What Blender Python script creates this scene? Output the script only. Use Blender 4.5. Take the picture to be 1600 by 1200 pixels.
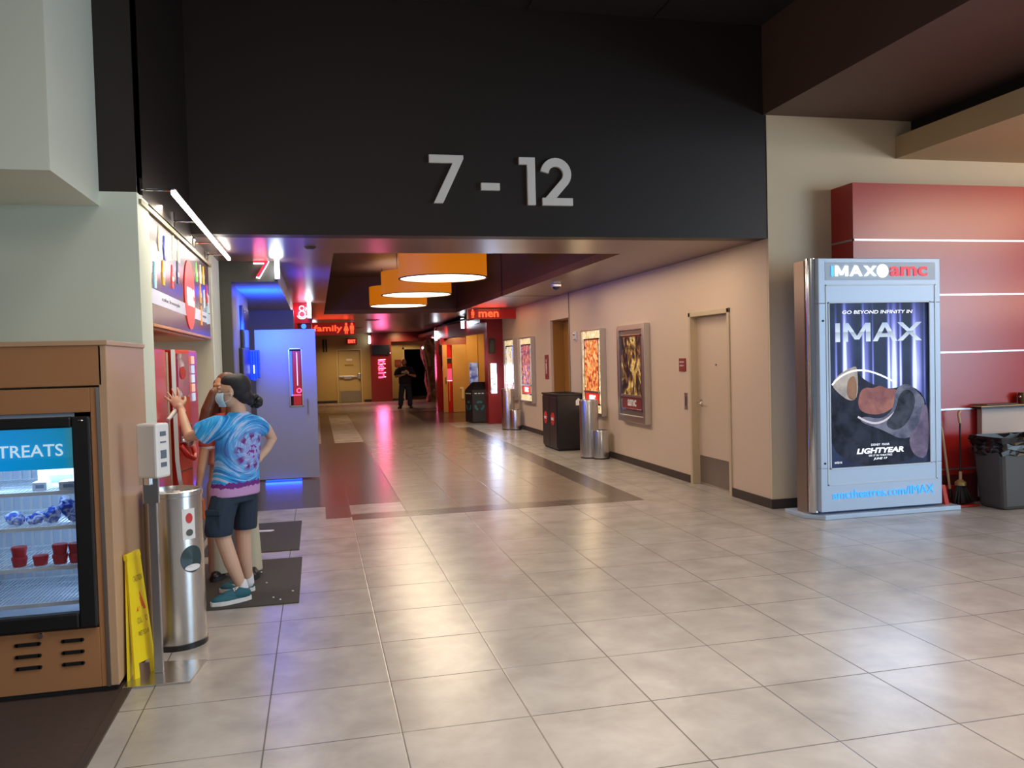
import bpy, bmesh, math, random
from mathutils import Vector, Matrix
from math import sin, cos, pi, radians, sqrt, atan2
random.seed(7)
for o in list(bpy.data.objects): bpy.data.objects.remove(o)
sc = bpy.context.scene
COL = sc.collection

# ---------------------------------------------------------------- camera
YAW, PITCH, ROLL = 0.23012, -0.03146, -0.02635
_f = Vector((sin(YAW), cos(YAW), 0)); _r = Vector((cos(YAW), -sin(YAW), 0)); _u = Vector((0, 0, 1))
_f2 = _f*cos(PITCH) + _u*sin(PITCH); _u2 = _u*cos(PITCH) - _f*sin(PITCH)
_r3 = _r*cos(ROLL) + _u2*sin(ROLL); _u3 = _u2*cos(ROLL) - _r*sin(ROLL)
cd = bpy.data.cameras.new('camera'); cam = bpy.data.objects.new('camera', cd); COL.objects.link(cam)
cd.sensor_width = 36; cd.lens = 1302.2/1600*36; cd.clip_end = 200; cd.clip_start = 0.05
m = Matrix.Identity(4)
for i, v in enumerate((_r3, _u3, -_f2)):
    for j in range(3): m[j][i] = v[j]
m.translation = (0, 0, 1.67)
cam.matrix_world = m
sc.camera = cam

# ---------------------------------------------------------------- world, big lights, exposure
w = bpy.data.worlds.new('world'); sc.world = w; w.use_nodes = True
bg = w.node_tree.nodes['Background']; bg.inputs[0].default_value = (0.70, 0.80, 1.0, 1); bg.inputs[1].default_value = 0.16
sc.view_settings.view_transform = 'Standard'; sc.view_settings.look = 'None'
sc.view_settings.exposure = 0.0; sc.view_settings.gamma = 1.0; sc.view_settings.use_curve_mapping = False

def area(name, loc, target, size, energy, color, sy=None, spread=None):
    d = bpy.data.lights.new(name, 'AREA'); d.energy = energy; d.color = color
    d.size = size
    if sy: d.shape = 'RECTANGLE'; d.size_y = sy
    if spread: d.spread = spread
    o = bpy.data.objects.new(name, d); COL.objects.link(o); o.location = loc
    o.rotation_euler = (Vector(target)-Vector(loc)).to_track_quat('-Z', 'Y').to_euler()
    return o
def spot(name, loc, target, energy, color, angle=90, blend=0.8, radius=0.06):
    d = bpy.data.lights.new(name, 'SPOT'); d.energy = energy; d.color = color
    d.spot_size = radians(angle); d.spot_blend = blend; d.shadow_soft_size = radius
    o = bpy.data.objects.new(name, d); COL.objects.link(o); o.location = loc
    o.rotation_euler = (Vector(target)-Vector(loc)).to_track_quat('-Z', 'Y').to_euler()
    return o
def point(name, loc, energy, color, radius=0.05):
    d = bpy.data.lights.new(name, 'POINT'); d.energy = energy; d.color = color; d.shadow_soft_size = radius
    o = bpy.data.objects.new(name, d); COL.objects.link(o); o.location = loc
    return o
# unseen area light for cool daylight, its window behind-right of the camera assumed
area('window_daylight', (13.4, -1.2, 2.4), (0.0, 4.2, 1.5), 8.0, 1050, (0.55, 0.78, 1.0), sy=4.2)
# unseen warm area lights added overhead to light the lobby floor and walls
area('lobby_ceiling_light', (2.4, 2.4, 4.9), (2.4, 2.7, 0), 5.0, 175, (1.0, 0.92, 0.84), sy=3.4, spread=radians(118))
area('lobby_ceiling_light_rear', (0.5, -3.0, 4.9), (0.0, 3.0, 0), 4.0, 150, (1.0, 0.84, 0.66), sy=3.0)
# added warm fill under the low soffit for the cream and red walls
area('soffit_cans', (7.8, 3.6, 3.68), (6.9, 7.9, 2.6), 2.4, 20, (1.0, 0.80, 0.56), sy=1.0)
# unseen warm area light added over the counters beyond the right of the frame
area('counter_light', (9.4, 4.6, 3.6), (9.0, 6.8, 0), 2.5, 90, (1.0, 0.72, 0.42), sy=1.5)
area('counter_uplight', (9.6, 5.0, 2.3), (9.0, 5.4, 4), 2.0, 36, (1.0, 0.62, 0.34), sy=1.2)  # added upward area, stands in for bounce onto the soffit underside

# ---------------------------------------------------------------- materials
MATS = {}
def mat(name, col, rough=0.6, metal=0.0, spec=0.5, emit=None, es=1.0, coat=0.0, noise=0.0, nscale=6.0, bump=0.0, bscale=40.0, trans=0.0):
    if name in MATS: return MATS[name]
    mt = bpy.data.materials.new(name); mt.use_nodes = True
    nt = mt.node_tree; b = nt.nodes['Principled BSDF']
    b.inputs['Base Color'].default_value = (*col, 1); b.inputs['Roughness'].default_value = rough
    b.inputs['Metallic'].default_value = metal; b.inputs['Specular IOR Level'].default_value = spec
    b.inputs['Coat Weight'].default_value = coat
    if trans: b.inputs['Transmission Weight'].default_value = trans
    if emit: b.inputs['Emission Color'].default_value = (*emit, 1); b.inputs['Emission Strength'].default_value = es
    tc = nt.nodes.new('ShaderNodeTexCoord')
    if noise > 0:
        n = nt.nodes.new('ShaderNodeTexNoise'); n.inputs['Scale'].default_value = nscale; n.inputs['Detail'].default_value = 5
        nt.links.new(tc.outputs['Object'], n.inputs['Vector'])
        mx = nt.nodes.new('ShaderNodeMix'); mx.data_type = 'RGBA'
        mx.inputs[6].default_value = (*[c*(1-noise) for c in col], 1); mx.inputs[7].default_value = (*[min(1, c*(1+noise)) for c in col], 1)
        nt.links.new(n.outputs['Fac'], mx.inputs[0]); nt.links.new(mx.outputs[2], b.inputs['Base Color'])
    if bump > 0:
        n2 = nt.nodes.new('ShaderNodeTexNoise'); n2.inputs['Scale'].default_value = bscale; n2.inputs['Detail'].default_value = 4
        nt.links.new(tc.outputs['Object'], n2.inputs['Vector'])
        bp = nt.nodes.new('ShaderNodeBump'); bp.inputs['Strength'].default_value = bump; bp.inputs['Distance'].default_value = 0.01
        nt.links.new(n2.outputs['Fac'], bp.inputs['Height']); nt.links.new(bp.outputs['Normal'], b.inputs['Normal'])
    MATS[name] = mt
    return mt
def emis(name, col, s):
    if name in MATS: return MATS[name]
    mt = bpy.data.materials.new(name); mt.use_nodes = True; nt = mt.node_tree
    b = nt.nodes['Principled BSDF']; b.inputs['Base Color'].default_value = (*[c*0.5 for c in col], 1)
    b.inputs['Emission Color'].default_value = (*col, 1); b.inputs['Emission Strength'].default_value = s
    b.inputs['Roughness'].default_value = 0.4
    MATS[name] = mt
    return mt
def nodes(mt): return mt.node_tree.nodes, mt.node_tree.links, mt.node_tree.nodes['Principled BSDF']
class N:
    """tiny node helper"""
    def __init__(s, mt): s.nt = mt.node_tree; s.b = s.nt.nodes['Principled BSDF']
    def link(s, a, b): s.nt.links.new(a, b)
    def m(s, op, a, b=None, c=None, clamp=False):
        n = s.nt.nodes.new('ShaderNodeMath'); n.operation = op; n.use_clamp = clamp
        for i, v in enumerate((a, b, c)):
            if v is None: continue
            if isinstance(v, (int, float)): n.inputs[i].default_value = v
            else: s.link(v, n.inputs[i])
        return n.outputs[0]
    def tc(s, kind='Object'): return s.nt.nodes.new('ShaderNodeTexCoord').outputs[kind]
    def sep(s, v):
        n = s.nt.nodes.new('ShaderNodeSeparateXYZ'); s.link(v, n.inputs[0]); return n.outputs
    def noise(s, v, scale, detail=4, rough=0.5, dist=0.0):
        n = s.nt.nodes.new('ShaderNodeTexNoise'); n.inputs['Scale'].default_value = scale
        n.inputs['Detail'].default_value = detail; n.inputs['Roughness'].default_value = rough; n.inputs['Distortion'].default_value = dist
        if v is not None: s.link(v, n.inputs['Vector'])
        return n.outputs['Fac']
    def mix(s, f, a, b):
        n = s.nt.nodes.new('ShaderNodeMix'); n.data_type = 'RGBA'
        for i, v in ((0, f), (6, a), (7, b)):
            if isinstance(v, (int, float)): n.inputs[i].default_value = v
            elif isinstance(v, tuple): n.inputs[i].default_value = (*v, 1)
            else: s.link(v, n.inputs[i])
        return n.outputs[2]
    def ramp(s, f, stops):
        n = s.nt.nodes.new('ShaderNodeValToRGB'); e = n.color_ramp.elements
        while len(e) < len(stops): e.new(0.5)
        for i, (p, c) in enumerate(stops): e[i].position = p; e[i].color = (*c, 1)
        s.link(f, n.inputs[0]); return n.outputs[0]
    def white(s, v):
        n = s.nt.nodes.new('ShaderNodeTexWhiteNoise'); n.noise_dimensions = '3D'; s.link(v, n.inputs['Vector']); return n.outputs['Value']
    def comb(s, x, y, z=0.0):
        n = s.nt.nodes.new('ShaderNodeCombineXYZ')
        for i, v in enumerate((x, y, z)):
            if isinstance(v, (int, float)): n.inputs[i].default_value = v
            else: s.link(v, n.inputs[i])
        return n.outputs[0]
    def color(s, c): s.link(c, s.b.inputs['Base Color'])
    def emission(s, c, st): s.link(c, s.b.inputs['Emission Color']); s.b.inputs['Emission Strength'].default_value = st
    def bump(s, h, st, d=0.01):
        n = s.nt.nodes.new('ShaderNodeBump'); n.inputs['Strength'].default_value = st; n.inputs['Distance'].default_value = d
        s.link(h, n.inputs['Height']); s.link(n.outputs[0], s.b.inputs['Normal'])

# tile floor: 0.599 x 0.619 grid from (-0.277, 3.719)
def tile_mat(name, base, dark, var=0.10, rough=0.26, spec=0.5):
    mt = mat(name, base, rough=rough, spec=spec); n = N(mt)
    co = n.tc(); x, y, z = n.sep(co)
    u = n.m('DIVIDE', n.m('ADD', x, 0.277+59.9), 0.599); v = n.m('DIVIDE', n.m('ADD', y, -3.719+61.9), 0.619)
    fu = n.m('FRACT', u); fv = n.m('FRACT', v)
    du = n.m('MULTIPLY', n.m('MINIMUM', fu, n.m('SUBTRACT', 1.0, fu)), 0.599)
    dv = n.m('MULTIPLY', n.m('MINIMUM', fv, n.m('SUBTRACT', 1.0, fv)), 0.619)
    d = n.m('MINIMUM', du, dv)
    g = n.m('SMOOTH_MIN', n.m('MULTIPLY', d, 1/0.0055), 1.0, 0.3, clamp=True)
    rnd = n.white(n.comb(n.m('FLOOR', u), n.m('FLOOR', v)))
    big = n.noise(co, 1.1, 4, 0.6); mid = n.noise(co, 3.2, 5, 0.58, 0.25)
    val = n.m('ADD', n.m('MULTIPLY', n.m('SUBTRACT', rnd, 0.5), var*1.1), n.m('MULTIPLY', n.m('SUBTRACT', mid, 0.5), var*15.0))
    val = n.m('ADD', val, n.m('MULTIPLY', n.m('SUBTRACT', big, 0.5), var*4.0))
    c = n.mix(n.m('ADD', val, 0.5, clamp=True), dark, base)
    c = n.mix(g, tuple(k*0.22 for k in dark), c)
    n.color(c)
    n.link(n.m('ADD', rough-0.02, n.m('MULTIPLY', mid, 0.04)), n.b.inputs['Roughness'])
    n.bump(g, 0.25, 0.003)
    return mt
M_TILE = tile_mat('light_tile', (0.52, 0.492, 0.468), (0.29, 0.272, 0.255), 0.10, 0.25)
M_TILE_DARK = tile_mat('dark_tile', (0.115, 0.082, 0.075), (0.07, 0.05, 0.047), 0.05, 0.24)
M_TILE_BAND = tile_mat('band_tile', (0.13, 0.10, 0.088), (0.085, 0.067, 0.06), 0.12, 0.25)
M_TILE_WARMLIT = tile_mat('warm_tile', (0.31, 0.255, 0.205), (0.20, 0.16, 0.13), 0.05, 0.25)  # the corridor's warm light put into the tile colour
M_CARPET = mat('carpet', (0.055, 0.032, 0.026), rough=0.85, noise=0.25, nscale=30, bump=0.3, bscale=250)
M_CREAM = mat('cream_paint', (0.68, 0.58, 0.42), rough=0.62, bump=0.03, bscale=150, noise=0.02, nscale=2)
M_CORR = mat('corridor_paint', (0.66, 0.53, 0.42), rough=0.5, bump=0.03, bscale=150, noise=0.02, nscale=2)
M_GREEN = mat('pale_green_paint', (0.72, 0.80, 0.70), rough=0.6, bump=0.03, bscale=150)
M_DARK = mat('charcoal_paint', (0.0105, 0.0058, 0.0056), rough=0.5, bump=0.03, bscale=150)
M_CEIL = mat('brown_ceiling_paint', (0.16, 0.095, 0.085), rough=0.30, spec=0.6, bump=0.05, bscale=3)
M_BROWN = mat('brown_paint', (0.10, 0.055, 0.045), rough=0.45)
M_BLACKC = mat('black_ceiling', (0.012, 0.011, 0.013), rough=0.8)
M_RED = mat('red_panel', (0.40, 0.022, 0.02), rough=0.25, spec=0.6, noise=0.05, nscale=3)
M_REDD = mat('dark_red_wall', (0.28, 0.018, 0.022), rough=0.35)
M_BASE = mat('baseboard', (0.045, 0.03, 0.025), rough=0.5)
M_OCHRE = mat('ochre_door', (0.36, 0.175, 0.035), rough=0.45)
M_WOODC = mat('cabinet_laminate', (0.40, 0.19, 0.085), rough=0.42, noise=0.08, nscale=2.5)
M_WOODLIT = mat('light_laminate', (0.52, 0.33, 0.20), rough=0.4, noise=0.06, nscale=2.5)  # cabinet laminate made lighter, the light on its side put into the colour
M_MAPLE = mat('maple_door', (0.50, 0.27, 0.09), rough=0.4, noise=0.08, nscale=4)
M_STEEL = mat('brushed_steel', (0.62, 0.62, 0.63), rough=0.25, metal=1.0, noise=0.05, nscale=60)
M_CHROME = mat('chrome', (0.75, 0.75, 0.78), rough=0.12, metal=1.0)
M_ALU = mat('aluminium', (0.62, 0.60, 0.58), rough=0.32, metal=1.0)
M_BLACK = mat('black_plastic', (0.012, 0.012, 0.014), rough=0.35)
M_MATTE = mat('matte_black', (0.02, 0.02, 0.022), rough=0.7)
M_WHITE = mat('white_plastic', (0.75, 0.76, 0.78), rough=0.4)
M_GREYD = mat('dark_grey_plastic', (0.075, 0.072, 0.075), rough=0.45)
M_SEAM = mat('metal_seam', (0.55, 0.55, 0.6), rough=0.35, metal=0.9)
M_DOORP = mat('cream_door_paint', (0.62, 0.50, 0.39), rough=0.42)
M_FRAMEP = mat('frame_paint', (0.56, 0.46, 0.32), rough=0.45)

# ---------------------------------------------------------------- mesh helpers
def NB(): return bmesh.new()
def box(bm, x0, x1, y0, y1, z0, z1, mi=0):
    vs = [bm.verts.new(p) for p in ((x0,y0,z0),(x1,y0,z0),(x1,y1,z0),(x0,y1,z0),(x0,y0,z1),(x1,y0,z1),(x1,y1,z1),(x0,y1,z1))]
    for f in ((0,3,2,1),(4,5,6,7),(0,1,5,4),(1,2,6,5),(2,3,7,6),(3,0,4,7)):
        fc = bm.faces.new([vs[i] for i in f]); fc.material_index = mi
    return vs
def obox(bm, c, hx, hy, hz, rot, mi=0):
    """box with half sizes, rotated by matrix rot (3x3) about centre c"""
    vs = box(bm, -hx, hx, -hy, hy, -hz, hz, mi); c = Vector(c)
    for v in vs: v.co = c + rot @ v.co
    return vs
def cyl(bm, p0, p1, r0, r1=None, n=24, mi=0, caps=True, smooth=True):
    p0, p1 = Vector(p0), Vector(p1); r1 = r0 if r1 is None else r1
    ax = (p1-p0).normalized(); s = ax.orthogonal().normalized(); t = ax.cross(s)
    A = []; B = []
    for i in range(n):
        a = 2*pi*i/n; d = s*cos(a)+t*sin(a)
        A.append(bm.verts.new(p0+d*r0)); B.append(bm.verts.new(p1+d*r1))
    for i in range(n):
        j = (i+1) % n; f = bm.faces.new((A[i], A[j], B[j], B[i])); f.smooth = smooth; f.material_index = mi
    if caps:
        f = bm.faces.new(A[::-1]); f.material_index = mi; f = bm.faces.new(B); f.material_index = mi
def lathe(bm, c, prof, n=32, mi=0, axis='Z', smooth=True, caps=True):
    """prof: list of (r, h)"""
    c = Vector(c); rings = []
    for r, h in prof:
        ring = []
        for i in range(n):
            a = 2*pi*i/n
            if axis == 'Z': p = Vector((r*cos(a), r*sin(a), h))
            elif axis == 'Y': p = Vector((r*cos(a), h, r*sin(a)))
            else: p = Vector((h, r*cos(a), r*sin(a)))
            ring.append(bm.verts.new(c+p))
        rings.append(ring)
    for k in range(len(rings)-1):
        for i in range(n):
            j = (i+1) % n
            f = bm.faces.new((rings[k][i], rings[k][j], rings[k+1][j], rings[k+1][i])); f.smooth = smooth; f.material_index = mi
    for rg, (r, h) in ((rings[0], prof[0]), (rings[-1], prof[-1])):
        if caps and r > 1e-4*1.5:
            f = bm.faces.new(rg); f.material_index = mi
def prism(bm, pts, ax, a0, a1, mi=0):
    """extrude polygon pts (2D) along axis ax ('X','Y','Z') from a0 to a1"""
    def P(p, a):
        if ax == 'X': return (a, p[0], p[1])
        if ax == 'Y': return (p[0], a, p[1])
        return (p[0], p[1], a)
    A = [bm.verts.new(P(p, a0)) for p in pts]; B = [bm.verts.new(P(p, a1)) for p in pts]
    n = len(pts)
    bm.faces.new(A).material_index = mi; bm.faces.new(B[::-1]).material_index = mi
    for i in range(n):
        j = (i+1) % n; bm.faces.new((A[i], B[i], B[j], A[j])).material_index = mi
def tube(bm, pts, r, n=10, mi=0, caps=True):
    pts = [Vector(p) for p in pts]; rs = r if isinstance(r, (list, tuple)) else [r]*len(pts)
    t0 = (pts[1]-pts[0]).normalized(); s = t0.orthogonal().normalized(); rings = []
    for k, p in enumerate(pts):
        t = (pts[min(k+1, len(pts)-1)]-pts[max(k-1, 0)]).normalized()
        s = (s - t*s.dot(t)).normalized(); q = t.cross(s)
        rings.append([bm.verts.new(p+(s*cos(2*pi*i/n)+q*sin(2*pi*i/n))*rs[k]) for i in range(n)])
    for k in range(len(rings)-1):
        for i in range(n):
            j = (i+1) % n; f = bm.faces.new((rings[k][i], rings[k][j], rings[k+1][j], rings[k+1][i])); f.smooth = True; f.material_index = mi
    if caps:
        bm.faces.new(rings[0][::-1]).material_index = mi; bm.faces.new(rings[-1]).material_index = mi
def ell(bm, c, rx, ry, rz, n=16, m_=10, mi=0, rot=None):
    c = Vector(c); rings = []
    for k in range(m_+1):
        ph = -pi/2 + pi*k/m_
        ring = []
        if k in (0, m_):
            p = Vector((0, 0, rz*sin(ph))); ring = [bm.verts.new(c+(rot@p if rot else p))]
        else:
            for i in range(n):
                a = 2*pi*i/n; p = Vector((rx*cos(ph)*cos(a), ry*cos(ph)*sin(a), rz*sin(ph)))
                ring.append(bm.verts.new(c+(rot@p if rot else p)))
        rings.append(ring)
    for k in range(m_):
        A, B = rings[k], rings[k+1]
        for i in range(n):
            j = (i+1) % n
            if len(A) == 1: f = bm.faces.new((A[0], B[j], B[i]))
            elif len(B) == 1: f = bm.faces.new((A[i], A[j], B[0]))
            else: f = bm.faces.new((A[i], A[j], B[j], B[i]))
            f.smooth = True; f.material_index = mi
def origin_of(o):
    p = Vector((0, 0, 0))
    while o is not None: p = p+o.location; o = o.parent
    return p
def obj(name, bm, m, parent=None, bevel=0.0, base=None, label=None):
    if isinstance(m, str): m = MATS[m]
    bmesh.ops.recalc_face_normals(bm, faces=bm.faces)
    for e in bm.edges:
        if len(e.link_faces) == 2 and e.calc_face_angle(0) > 0.7: e.smooth = False
    me = bpy.data.meshes.new(name)
    if parent is not None: off = origin_of(parent)
    else:
        if base is None:
            xs = [v.co for v in bm.verts]
            base = (sum(v.x for v in xs)/len(xs), sum(v.y for v in xs)/len(xs), min(v.z for v in xs))
        off = Vector(base)
    for v in bm.verts: v.co -= off
    bm.to_mesh(me); bm.free()
    ms = m if isinstance(m, (list, tuple)) else [m]
    for q in ms: me.materials.append(q)
    o = bpy.data.objects.new(name, me); COL.objects.link(o)
    if parent is not None: o.parent = parent
    else: o.location = off
    if bevel > 0:
        b = o.modifiers.new('bevel', 'BEVEL'); b.width = bevel; b.segments = 2; b.limit_method = 'ANGLE'; b.angle_limit = radians(35)
    if label: o['label'] = label
    return o
def tag(o, label, cat, group=None, kind=None):
    o['label'] = label
    if cat: o['category'] = cat
    if group: o['group'] = group
    if kind: o['kind'] = kind
    return o
def thing(name, label, cat, loc, group=None):
    o = bpy.data.objects.new(name, None); COL.objects.link(o); o.location = loc; o.empty_display_size = 0.1
    return tag(o, label, cat, group)
def struct(name, bm, m, label=None, bevel=0.0):
    o = obj(name, bm, m, base=(0, 0, 0), bevel=bevel); o['kind'] = 'structure'
    if label: o['label'] = label
    return o
def bobj(name, dims, m, parent=None, bevel=0.0, label=None):
    bm = NB(); box(bm, *dims); return obj(name, bm, m, parent, bevel=bevel, label=label)
def sbox(name, dims, m, label=None):
    bm = NB(); box(bm, *dims); return struct(name, bm, m, label)
def copy_tree(o, parent=None, shift=None):
    c = o.copy(); COL.objects.link(c)
    if parent is not None: c.parent = parent
    elif shift is not None: c.location = o.location+Vector(shift)
    for ch in [k for k in bpy.data.objects if k.parent == o]: copy_tree(ch, c)
    return c
_DG = None
def text_bm(s, size=1.0, extrude=0.004, offset=0.0, shear=0.0, align='CENTER', sx=1.0, spacing=1.0):
    """text as bmesh, standing in the XZ plane facing -Y, baseline z=0, centred on x=0"""
    cu = bpy.data.curves.new('lettering', 'FONT'); cu.body = s; cu.size = size; cu.extrude = extrude; cu.offset = offset
    cu.shear = shear; cu.align_x = align; cu.resolution_u = 3; cu.space_character = spacing
    o = bpy.data.objects.new('lettering_tmp', cu); COL.objects.link(o)
    dg = bpy.context.evaluated_depsgraph_get(); me = o.evaluated_get(dg).to_mesh()
    bm = NB(); bm.from_mesh(me); o.evaluated_get(dg).to_mesh_clear()
    bpy.data.objects.remove(o); bpy.data.curves.remove(cu)
    for v in bm.verts: v.co = Vector((v.co.x*sx, -v.co.z, v.co.y))
    return bm
def place(bm, loc, facing='-Y', height=None, width=None):
    """scale to given height/width and put the centre at loc; facing: '-Y','-X','+X'"""
    xs = [v.co.x for v in bm.verts]; zs = [v.co.z for v in bm.verts]
    cx, cz = (min(xs)+max(xs))/2, (min(zs)+max(zs))/2; W, H = max(xs)-min(xs), max(zs)-min(zs)
    kz = height/H if height else None; kx = width/W if width else None
    if kz is None: kz = kx
    if kx is None: kx = kz
    L = Vector(loc)
    for v in bm.verts:
        p = Vector(((v.co.x-cx)*kx, v.co.y, (v.co.z-cz)*kz))
        if facing == '-X': p = Vector((p.y, -p.x, p.z))
        elif facing == '+X': p = Vector((-p.y, p.x, p.z))
        v.co = L+p
    return bm
def text(name, s, m, parent, loc, facing='-Y', height=None, width=None, label=None, **k):
    return obj(name, place(text_bm(s, **k), loc, facing, height, width), m, parent, label=label)
def join_bm(bm, bm2):
    me = bpy.data.meshes.new('tmp'); bm2.to_mesh(me); bm2.free(); bm.from_mesh(me); bpy.data.meshes.remove(me)
def stroke(bm, pts, wd, d, ax='Y', a0=0.0, mi=0, closed=False):
    """2D polyline stroked with width wd, extruded from a0 to a0+d along ax; pts (u,v)"""
    n = len(pts); P = [Vector((p[0], p[1])) for p in pts]; L = []; R_ = []
    for i in range(n):
        if closed: a, b, c = P[i-1], P[i], P[(i+1) % n]
        else: a, b, c = P[max(i-1, 0)], P[i], P[min(i+1, n-1)]
        d1 = (b-a).normalized() if (b-a).length > 1e-9 else (c-b).normalized()
        d2 = (c-b).normalized() if (c-b).length > 1e-9 else d1
        n1 = Vector((-d1.y, d1.x)); n2 = Vector((-d2.y, d2.x)); mm = (n1+n2)
        mm = mm/max(mm.length_squared, 0.35)*2
        L.append(b+mm*wd/2); R_.append(b-mm*wd/2)
    def V(p, a):
        return bm.verts.new((p.x, a, p.y) if ax == 'Y' else ((a, p.x, p.y) if ax == 'X' else (p.x, p.y, a)))
    A = [(V(L[i], a0), V(R_[i], a0), V(L[i], a0+d), V(R_[i], a0+d)) for i in range(n)]
    rng = range(n) if closed else range(n-1)
    for i in rng:
        p, q = A[i], A[(i+1) % n]
        for f in ((p[0], q[0], q[1], p[1]), (p[2], p[3], q[3], q[2]), (p[0], p[2], q[2], q[0]), (p[1], q[1], q[3], p[3])):
            bm.faces.new(f).material_index = mi
    if not closed:
        for p in (A[0], A[-1]): bm.faces.new((p[0], p[1], p[3], p[2])).material_index = mi

def block(bm, ch, x, z, w_, h, t, y0, d):
    """block capital drawn with straight bars of thickness t"""
    def bar(p, q, tt): 
        (x0, z0), (x1, z1) = p, q; prism(bm, [(x0-tt/2, z0), (x0+tt/2, z0), (x1+tt/2, z1), (x1-tt/2, z1)], 'Y', y0, y0+d)
    if ch == 'I': bar((x+w_/2, z), (x+w_/2, z+h), t)
    elif ch == 'M':
        bar((x+t/2, z), (x+t/2, z+h), t); bar((x+w_-t/2, z), (x+w_-t/2, z+h), t)
        bar((x+w_/2, z+h*.12), (x+t*.6, z+h), t*1.0); bar((x+w_/2, z+h*.12), (x+w_-t*.6, z+h), t*1.0)
    elif ch == 'A':
        bar((x+t*.55, z), (x+w_/2, z+h), t*1.05); bar((x+w_-t*.55, z), (x+w_/2, z+h), t*1.05); prism(bm, [(x+w_*.24, z+h*.22), (x+w_*.76, z+h*.22), (x+w_*.70, z+h*.42), (x+w_*.30, z+h*.42)], 'Y', y0, y0+d)
    elif ch == 'X':
        bar((x+t*.6, z), (x+w_-t*.6, z+h), t*1.2); bar((x+w_-t*.6, z), (x+t*.6, z+h), t*1.2)
# ================================================================ THE SETTING
# floor: cut along the borders of the dark tile fields
def floor_build():
    xs = sorted(set([-8, -1.0, 0.05, 0.322, 0.92, 2.83, 3.3, 3.62, 4.3, 4.65, 14]))
    ys = sorted(set([-8, 5.6, 8.92, 9.08, 9.26, 9.86, 12.0, 17.6, 20.1, 21.8, 27.3, 26.8, 28.0, 46]))
    bm = NB(); V = {}
    for i, x in enumerate(xs):
        for j, y in enumerate(ys): V[i, j] = bm.verts.new((x, y, 0))
    for i in range(len(xs)-1):
        for j in range(len(ys)-1):
            x = (xs[i]+xs[i+1])/2; y = (ys[j]+ys[j+1])/2; k = 0
            if x < -1.0 and y < 5.6: k = 4
            elif x < 0.92 and 9.86 < y < 17.6: k = 1
            elif 0.05 < x < 0.322 and 9.08 < y < 9.86: k = 2
            elif 0.05 < x < 0.322 and 17.6 < y < 27: k = 2
            elif x < 0.92 and 26.8 < y < 28: k = 2
            elif 0.322 < x < 3.62 and 8.92 < y < 9.26: k = 2
            elif 3.3 < x < 3.62 and 8.92 < y < 20.1: k = 2
            elif 2.83 < x < 4.65 and 21.8 < y < 27.3: k = 1
            elif 0.92 < x < 3.3 and 9.26 < y < 30: k = 3
            f = bm.faces.new((V[i, j], V[i+1, j], V[i+1, j+1], V[i, j+1])); f.material_index = k
    struct('floor', bm, [M_TILE, M_TILE_DARK, M_TILE_BAND, M_TILE_WARMLIT, M_CARPET], 'grey stone tile floor with dark tile bands')
floor_build()
# tile edge trim beside the carpet
sbox('trim_1', (-1.03, -0.99, -8, 4.62, 0, 0.012), M_BASE)

H = 2.85   # corridor ceiling
# big dark header over the corridor mouth and its side cheek
sbox('wall_header', (-1.05, 4.651, 7.93, 8.13, H, 5.1), M_DARK, 'charcoal wall above the corridor mouth')
sbox('wall_header_side', (-1.35, -1.05, 5.62, 8.0, 2.76, 5.1), M_DARK)
# green wall behind the freezer, dark band over it, cream bulkhead
sbox('wall_left', (-6, -1.05, 5.60, 5.80, 0, 2.76), M_GREEN)
sbox('wall_left_upper', (-6, -1.05, 5.60, 5.80, 2.76, 5.1), M_DARK)
sbox('wall_left_bulkhead', (-6, -1.265, 4.62, 5.60, 2.67, 5.1), mat('bulkhead_paint', (0.74, 0.80, 0.71), rough=0.55))
# jamb between green wall and drinks recess
sbox('wall_left_jamb', (-1.25, -1.05, 5.80, 5.97, 0, 2.76), M_GREEN)
# drinks recess
sbox('wall_recess_back', (-2.1, -1.95, 5.8, 9.3, 0, 2.9), M_CREAM)
sbox('wall_recess_far', (-2.0, -1.05, 9.15, 9.3, 0, H), mat('recess_paint', (0.56, 0.54, 0.44), rough=0.55))
sbox('ceiling_recess', (-1.95, -1.09, 5.97, 9.15, 1.93, 1.97), mat('orange_laminate', (0.55, 0.24, 0.07), rough=0.4))
sbox('wall_left_pier', (-2.0, -1.04, 9.3, 10.0, 0, H), M_GREEN)
# theatre 7 portal
M_P7 = mat('portal_grey_paint', (0.085, 0.078, 0.06), rough=0.45)
M_PG = mat('grey_wall_paint', (0.20, 0.20, 0.21), rough=0.4)
bm = NB(); box(bm, -2.0, -0.40, 10.02, 10.25, 2.62, H); box(bm, -2.0, -0.915, 10.02, 10.16, 0, 2.62)
struct('wall_portal_seven', bm, M_P7, 'dark fascia of the theatre entrance marked 7')
sbox('wall_portal_seven_side', (-1.2, -0.93, 10.16, 12.55, 0, 2.62), M_PG)
sbox('ceiling_portal_seven', (-1.2, -0.40, 10.25, 15.5, 2.62, H), mat('soffit_grey', (0.35, 0.35, 0.38), rough=0.45))
sbox('wall_portal_seven_end', (-1.2, -0.36, 15.3, 15.5, 0, 2.62), M_PG)
# left wall further down, behind the open door
sbox('wall_left_corridor', (-1.2, -0.40, 15.5, 16.8, 0, H), M_P7)
# theatre 8 portal
bm = NB(); box(bm, -1.2, -0.06, 16.8, 17.0, 2.45, H); box(bm, -1.2, -0.33, 16.8, 17.0, 0, 2.45)
struct('wall_portal_eight', bm, M_REDD, 'red fascia of the theatre entrance marked 8')
sbox('wall_left_far', (-0.6, -0.07, 17.0, 35.0, 0, H), M_REDD)
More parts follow.
